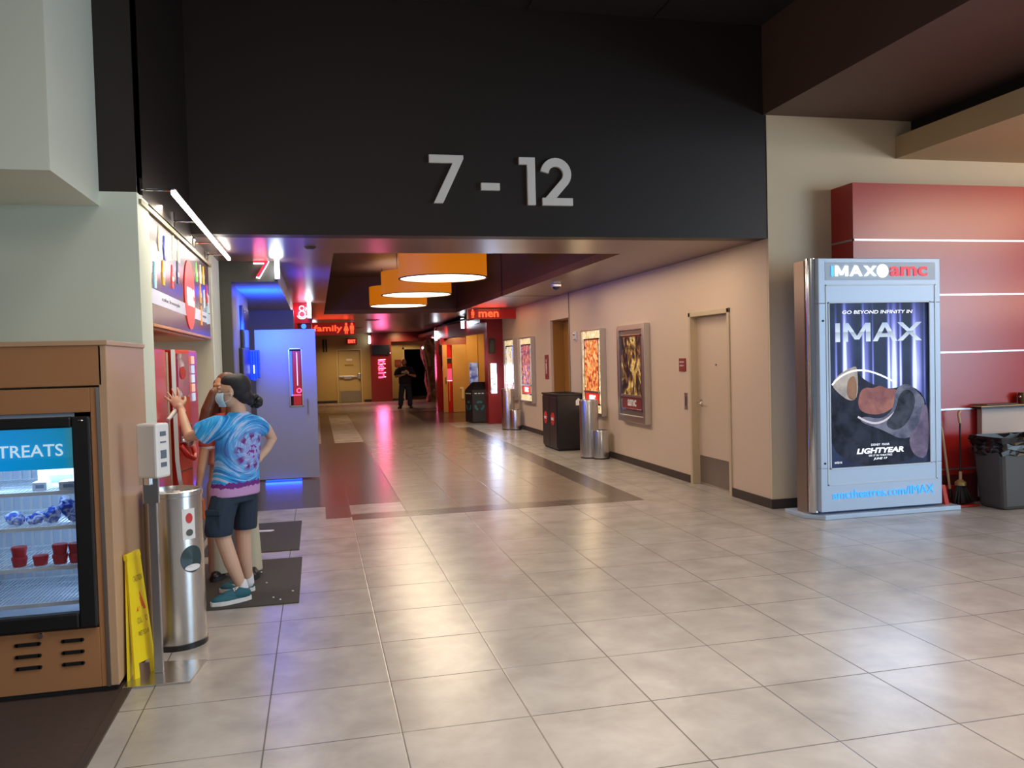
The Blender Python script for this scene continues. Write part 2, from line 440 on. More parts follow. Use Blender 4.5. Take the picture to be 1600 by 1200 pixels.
# right corridor wall, opening at y 15.06..16.35, door recess at 8.82..9.86
bm = NB()
YO0, YO1 = 15.06, 16.32
DY0, DY1, DZ = 8.83, 9.85, 2.13
box(bm, 4.65, 5.0, 7.95, DY0, 0, H); box(bm, 4.65, 5.0, DY0, DY1, DZ, H); box(bm, 4.65, 5.0, DY1, YO0, 0, H)
box(bm, 4.65, 5.0, YO0, YO1, 2.40, H); box(bm, 4.65, 5.0, YO1, 20.75, 0, H)
struct('wall_right', bm, M_CORR, 'beige corridor wall with posters')
sbox('wall_right_joint', (4.643, 4.652, 14.98, 15.03, 0, H), mat('joint_grey', (0.16, 0.15, 0.14), rough=0.5))
bm = NB(); box(bm, 5.0, 5.05, YO0-.1, YO1+.6, 0, 2.5); box(bm, 4.70, 4.93, YO1-0.02, YO1+0.04, 0, 2.40)
struct('wall_restroom_passage', bm, M_OCHRE)
bm = NB(); box(bm, 4.638, 4.65, 7.91, DY0-0.06, 0, 0.10); box(bm, 4.638, 4.65, DY1+0.05, YO0, 0, 0.10); box(bm, 4.638, 4.65, YO1, 20.75, 0, 0.10)
struct('baseboard_right', bm, M_BASE)
# lobby wall facing the camera, right of the corridor mouth
sbox('wall_lobby', (4.652, 14, 7.92, 7.95, 0, 4.13), M_CREAM, 'cream lobby wall beside the corridor mouth')
sbox('baseboard_lobby', (4.64, 5.40, 7.905, 7.92, 0, 0.10), M_BASE)
# brown soffit over the right, its dark cheek and the lit cream soffit
M_SOF = mat('soffit_brown', (0.10, 0.058, 0.048), rough=0.5)
sbox('ceiling_soffit_brown', (4.62, 6.4, -8, 7.93, 4.13, 5.1), M_SOF)
sbox('ceiling_soffit_black', (6.4, 14, -8, 7.93, 3.96, 5.1), M_BLACKC)
bm = NB(); box(bm, 6.2, 14, -8, 7.93, 3.72, 3.955)
struct('ceiling_soffit_cream', bm, mat('soffit_cream', (0.52, 0.40, 0.24), rough=0.6))
# lobby high black ceiling with faint panel joints
bm = NB(); box(bm, -6, 4.62, -8, 8.13, 5.05, 5.2)
for x in (-0.5, 0.8, 2.1, 3.4): box(bm, x, x+0.03, -8, 7.9, 5.03, 5.05)
struct('ceiling_lobby', bm, M_BLACKC)
sbox('wall_lobby_right', (13.9, 14, -8, 8, 0, 5.1), M_CREAM)
sbox('wall_lobby_left', (-6.1, -6, -8, 5.8, 0, 5.1), M_CREAM)
# corridor ceiling with the long light recess
RX0, RX1, RY0, RY1, RZ = 0.22, 3.50, 9.22, 20.9, 3.75
bm = NB()
box(bm, -1.35, 5.05, 8.13, RY0, H, H+0.1); box(bm, -1.35, 5.05, RY1, 35.2, H, H+0.1)
box(bm, -1.35, RX0, RY0, RY1, H, H+0.1); box(bm, RX1, 5.05, RY0, RY1, H, H+0.1)
struct('ceiling_corridor', bm, M_CEIL, 'brown satin corridor ceiling')
bm = NB()
box(bm, RX0-.05, RX0, RY0, RY1, H+0.1, RZ); box(bm, RX1, RX1+.05, RY0, RY1, H+0.1, RZ)
box(bm, RX0-.05, RX1+.05, RY0-.05, RY0, H+0.1, RZ); box(bm, RX0-.05, RX1+.05, RY1, RY1+.05, H+0.1, RZ)
box(bm, RX0-.05, RX1+.05, RY0-.05, RY1+.05, RZ, RZ+.05)
struct('ceiling_recess_box', bm, M_BROWN)
sbox('trim_2', (RX1-0.012, RX1, 15.55, 15.60, H+.02, RZ), M_BASE)
sbox('trim_3', (RX1, 4.65, 15.57, 15.60, H-0.004, H+0.001), M_BASE)
# far wall
M_FAR = mat('far_wall_paint', (0.52, 0.37, 0.15), rough=0.5)
M_FARU = mat('far_wall_upper', (0.36, 0.30, 0.25), rough=0.5)
bm = NB(); box(bm, -0.6, 0.83, 35.0, 35.2, 0, H); box(bm, 0.83, 1.84, 35.0, 35.2, 2.2, H); box(bm, 1.84, 2.2, 35.0, 35.2, 0, H)
struct('wall_far', bm, M_FAR)
sbox('baseboard_far', (-0.05, 0.8, 34.98, 35.0, 0, 0.1), M_BASE)
sbox('baseboard_far_right', (1.9, 3.55, 34.97, 35.0, 0, 0.1), M_BASE)
bm = NB(); box(bm, 2.2, 3.05, 34.8, 35.2, 0, H); box(bm, 3.05, 5.6, 34.8, 35.2, 2.47, H)
struct('wall_portal_ten', bm, M_REDD, 'red fascia of the theatre entrance marked 10')
bm = NB(); box(bm, 3.05, 3.62, 35.3, 35.45, 0, 2.47); box(bm, 3.62, 4.75, 35.3, 35.45, 2.16, 2.47); box(bm, 4.75, 5.6, 35.3, 35.45, 0, 2.47)
struct('wall_far_entrance', bm, M_FAR)
bm = NB(); box(bm, 3.55, 3.63, 35.24, 35.3, 0, 2.22); box(bm, 3.55, 4.8, 35.24, 35.3, 2.14, 2.22)
struct('trim_4', bm, mat('doorway_trim', (0.62, 0.52, 0.34), rough=0.4))
# dark theatre passage beyond the doorway
bm = NB(); box(bm, 3.3, 3.4, 35.45, 41, 0, 2.6); box(bm, 5.0, 5.1, 35.45, 41, 0, 2.6); box(bm, 3.3, 5.1, 41, 41.1, 0, 2.6); box(bm, 3.3, 5.1, 35.45, 41, 2.5, 2.6)
struct('wall_passage', bm, M_MATTE)
sbox('trim_5', (3.4, 5.0, 35.46, 37.2, 0.0, 0.015), mat('passage_carpet', (0.10, 0.012, 0.012), rough=0.9))
# right far side: theatre 12 portal
bm = NB(); box(bm, 4.24, 4.65, 20.75, 21.15, 0, 2.72); box(bm, 4.65, 5.0, 20.75, 21.15, 0, H)
struct('wall_portal_twelve_pillar', bm, M_REDD)
bm = NB(); prism(bm, [(4.24, 20.9), (4.42, 20.9), (4.02, 27.1), (3.84, 27.1)], 'Z', 2.33, 2.72)
struct('wall_portal_twelve', bm, M_REDD, 'red fascia of the theatre entrance marked 12')
bm = NB(); box(bm, 3.82, 4.12, 27.0, 27.4, 0, 2.72); box(bm, 4.0, 4.4, 27.4, 35.0, 0, H)
bm.free(); bm = NB(); box(bm, 3.82, 4.12, 27.0, 27.4, 0, 2.72)
struct('wall_portal_twelve_column', bm, M_RED)
bm = NB(); box(bm, 5.5, 5.6, 20.75, 35.3, 0, H); box(bm, 5.0, 5.6, 20.75, 21.0, 0, H)
struct('wall_right_far', bm, M_FAR)
sbox('ceiling_portal_twelve', (4.15, 5.6, 21.15, 35.0, 2.60, 2.72), M_REDD)
sbox('ceiling_far_right', (4.9, 5.7, 20.7, 35.4, 2.75, 2.95), M_CEIL)
# vestibule wall holding the maple doors
bm = NB(); box(bm, 3.82, 4.62, 26.0, 26.1, 2.13, 2.35)
struct('wall_vestibule_upper', bm, M_REDD)
bm = NB(); box(bm, 4.62, 4.98, 25.9, 26.1, 0, 2.6); box(bm, 4.98, 5.5, 26.0, 26.1, 0, 2.6)
struct('wall_vestibule', bm, M_MAPLE)
# recessed black shadow gap above the red portals
bm = NB(); box(bm, 3.9, 4.66, 20.80, 27.0, 2.72, 2.76)
struct('trim_6', bm, M_BLACKC)
# red feature wall of the lobby with metal seams
bm = NB(); box(bm, 5.40, 14, 7.55, 7.93, 0, 3.37)
struct('wall_red_feature', bm, M_RED, 'glossy red panelled lobby wall')
bm = NB()
for z in (2.785, 2.215, 1.605, 1.0, 0.36):
    box(bm, 5.393, 14, 7.543, 7.56, z-.009, z+.009); box(bm, 5.393, 5.41, 7.543, 7.93, z-.009, z+.009)
struct('trim_7', bm, M_SEAM)
sbox('baseboard_red', (5.39, 14, 7.535, 7.55, 0, 0.30), mat('dark_red_base', (0.10, 0.015, 0.015), rough=0.4))

# ---------------------------------------------------------------- corridor lights
# (the drum lamps carry their own discs)
area('corridor_wash', (2.4, 8.72, 2.84), (2.4, 8.72, 0), 3.0, 34, (1.0, 0.76, 0.58), sy=.6)  # added soft fill along the corridor ceiling, no fixture behind it
for i, (x, y) in enumerate(((4.0, 12.0), (4.0, 18.4), (4.0, 15.2), (4.0, 9.6))):  # added warm area lights near the right wall, no fixtures behind them
    a_ = area('downlight_%d' % i, (x, y, 2.83), (4.0, y, 0), .5, 12 if y < 13 else 8, (1.0, 0.76, 0.52) if y < 13 else (1.0, .72, .38), sy=2.4)
spot('downlight_far_a', (0.6, 33.4, 2.82), (0.6, 34.9, 0.3), 130, (1.0, 0.70, 0.32), 90, 1, .15)  # unseen warm spots added to light the far end, no fixtures built
spot('downlight_far_b', (1.6, 33.2, 2.82), (1.6, 34.9, 0.2), 110, (1.0, 0.70, 0.32), 90, 1, .15)
spot('downlight_far_c', (3.3, 34.0, 2.8), (3.35, 35.3, 1.2), 90, (1.0, 0.70, 0.32), 120, 1, .15)
spot('downlight_far_d', (2.2, 30.6, 2.82), (2.2, 30.6, 0), 160, (1.0, 0.74, 0.45), 120, 1, .2)
spot('downlight_far_e', (1.2, 24.5, 2.82), (1.2, 24.5, 0), 120, (1.0, 0.74, 0.45), 120, 1, .2)
spot('downlight_twelve', (4.5, 24.6, 2.55), (4.5, 26.2, 0.6), 110, (1.0, 0.66, 0.24), 130)  # added warm spot for the maple doors, without a fixture
spot('downlight_column', (3.7, 25.2, 2.8), (3.95, 27, 0.9), 70, (1.0, 0.5, 0.35), 90)  # added spot for the red column, likewise no lamp there
# ================================================================ THINGS
# ---- big metal sign 7 - 12 on the header
M_SIGN = mat('sign_grey_metal', (0.86, 0.85, 0.84), rough=0.4)
sg = thing('wayfinding_sign', 'large brushed grey 7 - 12 numerals mounted on the charcoal wall above the corridor', 'sign', (1.8, 7.93, 3.15))
def arc(cx, cz, r, a0, a1, n): return [(cx+r*cos(radians(a0+(a1-a0)*i/n)), cz+r*sin(radians(a0+(a1-a0)*i/n))) for i in range(n+1)]
yf = 7.885
bm = NB(); prism(bm, [(1.10, 3.61), (1.10, 3.535), (1.325, 3.535), (1.135, 3.155), (1.225, 3.155), (1.43, 3.575), (1.43, 3.61)], 'Y', yf, yf+.04)
obj('numeral_seven', bm, M_SIGN, sg, bevel=.003)
bm = NB(); box(bm, 1.595, 1.78, yf, yf+.04, 3.285, 3.355); obj('dash', bm, M_SIGN, sg, bevel=.003)
bm = NB(); prism(bm, [(1.975, 3.61), (1.975, 3.54), (2.055, 3.54), (2.055, 3.15), (2.135, 3.15), (2.135, 3.61)], 'Y', yf, yf+.04)
obj('numeral_one', bm, M_SIGN, sg, bevel=.003)
bm = NB(); pts = arc(2.345, 3.455, 0.115, 172, -38, 16)+[(2.262, 3.19)]
stroke(bm, pts, 0.082, 0.036, 'Y', yf+.002); box(bm, 2.205, 2.512, yf, yf+.04, 3.15, 3.222)
obj('numeral_two', bm, M_SIGN, sg)

# ---- drum pendant lamps
M_SHADE = mat('orange_drum', (0.60, 0.20, 0.012), rough=0.6, emit=(1.0, 0.26, 0.004), es=0.42)
M_DISC = emis('lamp_diffuser', (1.0, 0.93, 0.78), 4.2)
def drum(y, zb, label):
    t = thing('drum_pendant_lamp', label, 'lamp', (1.83, y, zb), 'orange drum lamps in the ceiling recess')
    bm = NB(); R = 0.635
    lathe(bm, (1.83, y, zb), [(R-.012, 0.0), (R, 0), (R, 0.42), (R-.02, .42), (R-.02, 0.0)], 64, caps=False)
    obj('shade', bm, M_SHADE, t)
    bm = NB(); lathe(bm, (1.83, y, zb), [(R-.012, -.004), (R+.006, -.004), (R+.006, .01), (R-.012, .01), (R-.012, -.004)], 64, caps=False); obj('rim', bm, M_MATTE, t)
    bm = NB(); lathe(bm, (1.83, y, zb), [(0.0001, 0.008), (R-.02, 0.008), (R-.02, 0.02), (0.0001, .02)], 64); obj('diffuser', bm, M_DISC, t)
    for a in (0.4, 2.5, 4.6):
        bm = NB(); cyl(bm, (1.83+.4*cos(a), y+.4*sin(a), zb+.4), (1.83+.4*cos(a), y+.4*sin(a), 3.75), 0.006, n=8); obj('suspension_rod', bm, M_MATTE, t)
    a = area('drum_light', (1.83, y, zb-.03), (1.83, y, 0), 1.15, 44, (1.0, 0.78, 0.50)); a.data.shape = 'DISK'
    a = area('drum_uplight', (1.83, y, zb+.43), (1.83, y, 5), 1.0, 5, (1.0, 0.5, 0.2)); a.data.shape = 'DISK'
drum(12.0, 2.84, 'large orange drum lamp with glowing white base, nearest of three in the recess')
drum(15.25, 2.86, 'orange drum lamp in the recess, partly behind the nearest one')
drum(18.7, 2.89, 'orange drum lamp deepest in the recess, farthest from the corridor mouth')

# ---- doors of the right wall
def door_white():
    d = thing('door_1', 'cream flush door with steel kick plate in the right corridor wall', None, (4.65, 9.34, 0)); d['kind'] = 'structure'
    bm = NB()
    box(bm, 4.632, 4.80, DY1-.055, DY1, 0, DZ+.05); box(bm, 4.632, 4.72, DY0-.055, DY0, 0, DZ+.05); box(bm, 4.632, 4.80, DY0-.055, DY1, DZ-.005, DZ+.05)
    obj('door_frame', bm, M_FRAMEP, d, bevel=.004)
    bobj('door_panel', (4.735, 4.78, DY0+.01, DY1-.055, 0.02, DZ-.01), M_DOORP, d)
    bobj('kick_plate', (4.728, 4.735, DY0+.03, DY1-.08, 0.03, 0.37), mat('kick_steel', (0.30, 0.26, 0.23), rough=0.35, metal=0.8), d)
    h = bobj('door_handle', (4.725, 4.735, DY1-.17, DY1-.09, 1.0, 1.08), M_CHROME, d)
    bm = NB(); tube(bm, [(4.735, DY1-.13, 1.04), (4.68, DY1-.13, 1.04), (4.675, DY1-.15, 1.04), (4.68, DY1-.24, 1.035)], 0.011); obj('lever', bm, M_CHROME, h)
    bm = NB(); cyl(bm, (4.735, DY1-.55, 1.52), (4.728, DY1-.55, 1.52), .011, n=12); obj('peephole', bm, M_MATTE, d)
    bm = NB(); box(bm, 4.735, 4.775, DY0, DY1, 0, 0.018); obj('threshold', bm, M_ALU, d)
door_white()
sbox('wall_right_door_back', (4.80, 4.99, DY0-.02, DY1+.02, 0, DZ+.02), M_MATTE)
def rsign(name, y, z, w, h, label, mtl=None, txt=None):
    t = thing(name, label, 'sign', (4.65, y, z-h/2))
    bobj('plate', (4.636, 4.65, y-w/2, y+w/2, z-h/2, z+h/2), mtl or mat('maroon_sign', (0.26, 0.03, 0.03), rough=0.4), t, bevel=.003)
    if txt:
        for k, s in enumerate(txt): text('lettering', s, M_WHITE, t, (4.633, y, z+h/2-.05-k*.045), '-X', height=.022, width=w*.7, extrude=.001)
    return t
rsign('room_sign', 10.06, 1.52, .19, .17, 'small square maroon room sign beside the cream door', txt=['MEN', 'ONLY'][:0] or ['EMPLOYEES', 'ONLY'])
t = thing('card_reader', 'slim aluminium light switch plate beside the cream door', 'switch', (4.65, 9.98, .96))
bobj('plate', (4.642, 4.65, 9.935, 10.02, .94, 1.16), M_ALU, t, bevel=.002); bobj('slot', (4.637, 4.642, 9.965, 9.99, .99, 1.11), M_GREYD, t)
t = rsign('restroom_sign', 16.62, 1.46, .26, .50, 'tall narrow maroon restroom sign beside the ochre passage')
bm = NB(); ell(bm, (4.632, 16.62, 1.59), .004, .035, .035); box(bm, 4.630, 4.634, 16.57, 16.67, 1.42, 1.54); box(bm, 4.630, 4.634, 16.58, 16.61, 1.32, 1.42); box(bm, 4.630, 4.634, 16.63, 16.66, 1.32, 1.42)
obj('pictogram', bm, mat('sign_pink_white', (0.75, 0.55, 0.5), rough=.5), t)
# strobe on the wall
t = thing('alarm_strobe', 'small white fire alarm strobe high on the wall beyond the second poster', 'alarm', (4.65, 14.62, 1.95))
bobj('back_plate', (4.63, 4.65, 14.54, 14.70, 1.95, 2.12), M_WHITE, t, bevel=.004)
bm = NB(); ell(bm, (4.62, 14.62, 2.07), .03, .05, .03); obj('lens', bm, M_CHROME, t)
bm = NB(); ell(bm, (4.62, 14.62, 1.985), .025, .05, .025); obj('horn', bm, M_ALU, t)
# door of restroom passage
d = thing('door_2', 'ochre door inside the restroom passage on the right', None, (5.0, 15.7, 0)); d['kind'] = 'structure'
bobj('door_panel', (4.93, 5.0, YO0, YO1, 0.0, 2.40), M_OCHRE, d)
bobj('push_plate', (4.922, 4.93, YO1-.62, YO1-.55, .98, 1.12), mat('bronze', (0.12, 0.05, 0.01), rough=.4, metal=.6), d)

# ---- poster light boxes
def pic(name, seed, cols, sc_=3.0, es=1.0, stretch=(1, 1, .45)):
    mt = mat(name, (0.1, 0.1, 0.1), rough=0.18); n = N(mt); co = n.tc('Generated')
    x, y, z = n.sep(co)
    v = n.comb(n.m('MULTIPLY', x, stretch[0]), n.m('ADD', n.m('MULTIPLY', y, stretch[1]), seed*3.7), n.m('MULTIPLY', z, stretch[2]*2))
    f = n.noise(v, sc_*2, 6, .62, 1.6); c = n.ramp(f, cols); n.color(c)
    if es: n.emission(c, es)
    return mt
B0 = (0.01, 0.01, 0.012)
PIC = [
 pic('poster_art_gold', 1, [(0.30, B0), (0.44, (0.02, 0.018, 0.02)), (0.50, (0.10, 0.06, 0.03)), (0.56, (0.30, 0.17, 0.05)), (0.61, (0.80, 0.60, 0.20)), (0.68, (0.05, 0.03, 0.03))], 1.5, 0.40, (1, 1, .35)),
 pic('poster_art_red', 2, [(0.34, (0.05, 0.02, 0.02)), (0.44, (0.5, 0.05, 0.02)), (0.52, (0.75, 0.28, 0.06)), (0.60, (0.9, 0.6, 0.25)), (0.70, (0.10, 0.05, 0.06))], 3.2, 0.8),
 pic('poster_art_blue', 3, [(0.34, (0.02, 0.03, 0.12)), (0.45, (0.16, 0.08, 0.22)), (0.53, (0.65, 0.12, 0.04)), (0.62, (0.75, 0.45, 0.4)), (0.72, (0.06, 0.08, 0.2))], 3.0, 0.7),
 pic('poster_art_cream', 4, [(0.36, (0.25, 0.2, 0.12)), (0.45, (0.75, 0.68, 0.5)), (0.66, (0.8, 0.74, 0.55)), (0.74, (0.3, 0.2, 0.12))], 2.0, 0.9)]
M_AMCRED = emis('backlit_red', (0.75, 0.03, 0.015), 0.8)
M_AMCDULL = mat('dull_red_strip', (0.22, 0.03, 0.03), rough=.4)
M_LIT = emis('backlit_cream', (1.0, 0.78, 0.42), 1.05)
_n = N(M_LIT); _n.emission(_n.ramp(_n.noise(_n.tc(), 22, 3, .6), [(.38, (.30, .20, .08)), (.5, (.85, .66, .34)), (.62, (1.0, .88, .6))]), .95)
M_LITW = emis('backlit_white', (1.0, 0.9, 0.85), 1.6)
def lightbox(y0, y1, art, label, lit, title, strip=M_AMCRED):
    yc = (y0+y1)/2; z0, z1 = .66, 2.12; X = 4.65
    t = thing('poster_light_box', label, 'poster frame', (X, yc, z0), 'movie poster light boxes on the right corridor wall')
    bm = NB(); w_ = .03 if lit else .085; d = .10
    for b in ((y0, y0+w_, z0, z1), (y1-w_, y1, z0, z1), (y0+w_, y1-w_, z0, z0+w_+.02), (y0+w_, y1-w_, z1-w_, z1)):
        box(bm, X-d, X, b[0], b[1], b[2], b[3])
    obj('frame', bm, M_ALU, t, bevel=.006)
    fr = M_LIT if lit else mat('dim_frame', (0.28, 0.25, 0.23), rough=.3, metal=.7)
    bm = NB(); box(bm, X-.07, X-.01, y0+w_, y1-w_, z0+w_, z1-w_); obj('light_border', bm, fr, t)
    bm = NB(); q0 = .135; a, b, c, e = y0+q0, y1-q0, z0+.175, z1-.155
    for q in ((a, a+.03, c, e), (b-.03, b, c, e), (a, b, c, c+.03), (a, b, e-.03, e)): box(bm, X-.09, X-.07, *q)
    obj('inner_frame', bm, M_CHROME, t, bevel=.003)
    bobj('poster', (X-.078, X-.07, a+.03, b-.03, c+.235, e-.03), art, t)
    s = bobj('red_strip', (X-.078, X-.07, a+.03, b-.03, c+.03, c+.20), strip, t)
    text('lettering', 'amc', M_LITW if lit else M_WHITE, s, (X-.081, yc, c+.115), '-X', height=.10, width=(b-a)*.42, offset=.03, extrude=.002)
    g = bobj('lower_rail', (X-.10, X-.07, a, b, c+.20, c+.235), M_ALU, t)
    if title: text('title', title, M_LITW if lit else M_ALU, g, (X-.081, yc, c+.34), '-X', height=.06, width=(b-a)*.55, extrude=.002, offset=.02)
lightbox(11.14, 12.24, PIC[0], 'aluminium poster box with dark gold poster, nearest the cream door', False, '', M_AMCDULL)
lightbox(13.0, 14.04, PIC[1], 'glowing poster box with red and gold poster above the twin steel cylinders', True, '')
lightbox(17.55, 18.62, PIC[2], 'glowing poster box with blue and red poster beyond the ochre passage', True, '')
lightbox(19.2, 20.2, PIC[3], 'glowing poster box with pale cream poster beside the red pillar', True, '')
for y, e in ((13.5, 9), (18.1, 9), (19.7, 9)):
    area('poster_glow', (4.5, y, 1.4), (3.0, y, 1.0), .8, e, (1.0, 0.8, 0.45), sy=1.3)

# ---- twin steel cylinders
def twin(x, y, label):
    t = thing('steel_receptacle', label, 'trash can', (x, y, 0), 'twin steel cylinder receptacles along the corridor')
    bm = NB(); lathe(bm, (x, y, 0), [(.155, .02), (.155, .93), (.148, .95), (.12, .95), (.12, .80), (.0001, .80)], 40); lathe(bm, (x, y, 0), [(.15, 0), (.15, .02)], 40, mi=1)
    obj('tall_cylinder', bm, [M_STEEL, M_BLACK], t)
    bm = NB(); x2, y2 = x+.13, y-.20
    lathe(bm, (x2, y2, 0), [(.135, .02), (.135, .45), (.128, .465), (.11, .465), (.11, .43), (.0001, .43)], 40); lathe(bm, (x2, y2, 0), [(.13, 0), (.13, .02)], 40, mi=1)
    obj('short_cylinder', bm, [M_STEEL, M_BLACK], t)
twin(4.32, 12.98, 'pair of joined brushed steel cylinder bins beside the black double bin')
twin(4.33, 18.95, 'pair of joined brushed steel cylinder bins below the cream poster')

# ---- black double bin
M_BIN = mat('black_cabinet', (0.018, 0.016, 0.02), rough=0.35)
M_DISCR = mat('red_disc', (0.55, 0.03, 0.03), rough=.5)
t = thing('double_waste_bin', 'black cabinet waste bin with two round red disc labels beside the ochre passage', 'trash can', (4.35, 14.4, 0))
bm = NB(); box(bm, 4.10, 4.60, 14.06, 15.02, .03, .98); obj('cabinet', bm, M_BIN, t, bevel=.01)
bm = NB()
for b in ((4.08, 4.62, 14.05, 14.10), (4.08, 4.62, 14.98, 15.03), (4.08, 4.14, 14.10, 14.98), (4.56, 4.62, 14.10, 14.98), (4.14, 4.56, 14.5, 14.56)): box(bm, *b, .98, 1.01)
obj('rim', bm, M_BLACK, t, bevel=.004)
for k, (a, b) in enumerate(((14.08, 14.53), (14.55, 15.0))):
    dd = bobj('bin_door', (4.085, 4.10, a, b, .06, .95), M_BIN, t, bevel=.004)
    bm = NB(); lathe(bm, (4.0, (a+b)/2, .56), [(.0001, .078), (.115, .078), (.115, .085), (.0001, .085)], 32, axis='X'); q = obj('disc_label', bm, M_DISCR, dd, label='round red disc label')
    text('lettering', 'amc', M_WHITE, q, (4.074, (a+b)/2, .56), '-X', height=.05, width=.15, offset=.03, extrude=.002)
bm = NB(); prism(bm, [(4.44, .80), (4.54, .80), (4.54, .88), (4.49, .93), (4.44, .88)], 'Y', 14.05, 14.06); obj('tag_label', bm, M_WHITE, t, label='small white house-shaped tag')
bobj('plinth', (4.12, 4.58, 14.08, 15.0, 0, .03), M_MATTE, t)

# ---- hexagonal recycling bin
t = thing('recycling_bin', 'dark hexagonal recycling bin with teal arrow symbols in front of the red pillar', 'trash can', (4.15, 21.25, 0))
cx, cy, R = 4.14, 21.5, .37
hexa = [(cx+R*cos(radians(a)), cy+R*sin(radians(a))) for a in (-70, -10, 50, 110, 170, 230)]
bm = NB(); prism(bm, hexa, 'Z', 0.02, .86); obj('body', bm, mat('bin_charcoal', (0.02, 0.018, 0.022), rough=.4), t, bevel=.01)
bm = NB()
V0 = [bm.verts.new((p[0], p[1], .86)) for p in hexa]; V1 = [bm.verts.new((cx+(p[0]-cx)*.45, cy+(p[1]-cy)*.45, 1.06)) for p in hexa]
for i in range(6): bm.faces.new((V0[i], V0[(i+1) % 6], V1[(i+1) % 6], V1[i]))
bm.faces.new(V1); bm.faces.new(V0[::-1]); obj('hood', bm, M_BIN, t, bevel=.008)
M_TEAL = mat('teal_print', (0.03, 0.16, 0.19), rough=.5)
def onface(p, q, u, z, off=.004):
    a = Vector((p[0], p[1], 0)); b = Vector((q[0], q[1], 0)); d_ = (b-a); nrm = Vector((d_.y, -d_.x, 0)).normalized()
    return a+d_*u+nrm*off+Vector((0, 0, z)), d_.normalized(), nrm
for i0 in (4, 5):
    p, q = hexa[i0], hexa[(i0+1) % 6]
    for k in range(3):
        a0 = 90+120*k; bm = NB(); ring = []
        for s in range(9):
            a = radians(a0-40+80*s/8)
            ring.append((.13*cos(a), .13*sin(a)))
        for s in range(8):
            quad = []
            for (rr, idx) in ((.13, s), (.13, s+1), (.075, s+1), (.075, s)):
                a = radians(a0-40+80*idx/8); c_, e1, nrm = onface(p, q, .5, .45+rr*sin(a)); quad.append(bm.verts.new(c_+e1*rr*cos(a)))
            bm.faces.new(quad)
        obj('recycling_arrow', bm, M_TEAL, t)
    bm = NB(); c_, e1, nrm = onface(p, q, .5, .77)
    for s in (-.09, .0, .09):
        obox(bm, c_+e1*s, .03, .002, .012, Matrix((e1, nrm, (0, 0, 1))).transposed())
    obj('lid_label', bm, M_WHITE, t)

# ---- neon digits, light bars and blade signs
M_NEONR = emis('neon_red_face', (0.95, 0.02, 0.06), 1.3)
M_NEONW = emis('neon_white_pink', (1.0, 0.55, 0.65), 3.2)
M_NEONP = emis('neon_pink', (1.0, 0.07, 0.20), 3.0)
M_BARW = emis('light_bar_glow', (0.85, 0.93, 1.0), 7.0)
def light_bar(x, y, z0, z1, label, w_=.05, e=2.5):
    t = thing('vertical_light_bar', label, 'lamp', (x, y, z0), 'vertical white light bars of the theatre entrances')
    bm = NB(); box(bm, x-w_/2, x+w_/2, y-.03, y+.02, z0, z1); obj('tube', bm, M_BARW, t, bevel=.008)
    bm = NB(); box(bm, x-w_/2-.004, x+w_/2+.004, y-.03, y+.05, z1, z1+.015); box(bm, x-w_/2-.004, x+w_/2+.004, y-.03, y+.05, z0-.015, z0); box(bm, x-.015, x+.015, y+.02, y+.05, z0, z1); obj('bracket', bm, M_ALU, t)
    if e: point('light_bar_light', (x, y-.12, (z0+z1)/2), e, (.75, .85, 1.0), .08)
light_bar(-.40, 9.97, 2.655, 2.845, 'white vertical light bar beside the red neon 7', .055, 3)
light_bar(-.095, 16.75, 2.55, 2.845, 'white vertical light bar beside the neon 8', .07, 3)
light_bar(-.02, 26.2, 2.52, 2.78, 'small white light bar under the family sign', .07, 2)
light_bar(2.17, 34.76, 2.40, 2.72, 'small white light bar at the left end of the far red entrance', .08, 3)
light_bar(3.82, 27.0-.04, 2.30, 2.60, 'small white light bar on the red column', .09, 3)
light_bar(4.0, 22.9, 2.52, 2.80, 'white vertical light bar beside the neon 12', .09, 3)
# 7
t = thing('neon_number_seven', 'red neon number 7 with white edge on the first theatre entrance', 'sign', (-.58, 10.0, 2.66))
SV = [(-.665, 2.865), (-.665, 2.835), (-.535, 2.835), (-.635, 2.672), (-.598, 2.672), (-.497, 2.84), (-.497, 2.865)]
bm = NB(); prism(bm, SV, 'Y', 9.975, 10.01); obj('digit_face', bm, M_NEONR, t)
bm = NB(); prism(bm, [(-.66, 2.832), (-.66, 2.820), (-.545, 2.820), (-.545, 2.832)], 'Y', 9.985, 10.015); prism(bm, [(-.505, 2.84), (-.603, 2.668), (-.635, 2.672), (-.635, 2.660), (-.597, 2.655), (-.490, 2.842), (-.490, 2.862), (-.505, 2.862)], 'Y', 9.985, 10.015)
obj('digit_edge', bm, emis('neon_edge_white', (1, .9, .92), 3.5), t, label='glowing white edge')
area('seven_glow', (-.58, 9.93, 2.70), (-.58, 9.5, 2.85), .12, .6, (1, .1, .15))
# 8
t = thing('neon_number_eight', 'pink white neon number 8 on the dark red entrance beyond the open door', 'sign', (-.23, 16.78, 2.5))
bm = NB(); X8 = -.235
stroke(bm, arc(X8, 2.74, .045, 0, 359, 20), .016, .03, 'Y', 16.74, closed=True); stroke(bm, arc(X8, 2.625, .06, 0, 359, 24), .018, .03, 'Y', 16.74, closed=True)
obj('inner_rings', bm, M_NEONW, t)
bm = NB(); stroke(bm, arc(X8, 2.63, .095, 200, 340, 16), .014, .03, 'Y', 16.745); stroke(bm, arc(X8, 2.74, .08, -35, 15, 6), .012, .03, 'Y', 16.745); obj('outer_glow_line', bm, M_NEONW, t)
area('eight_glow', (X8, 16.68, 2.66), (X8, 17, 2.66), .2, 2.0, (1, .08, .2)); point('eight_glow_b', (X8, 16.6, 2.66), 1.5, (1, .1, .25), .05)
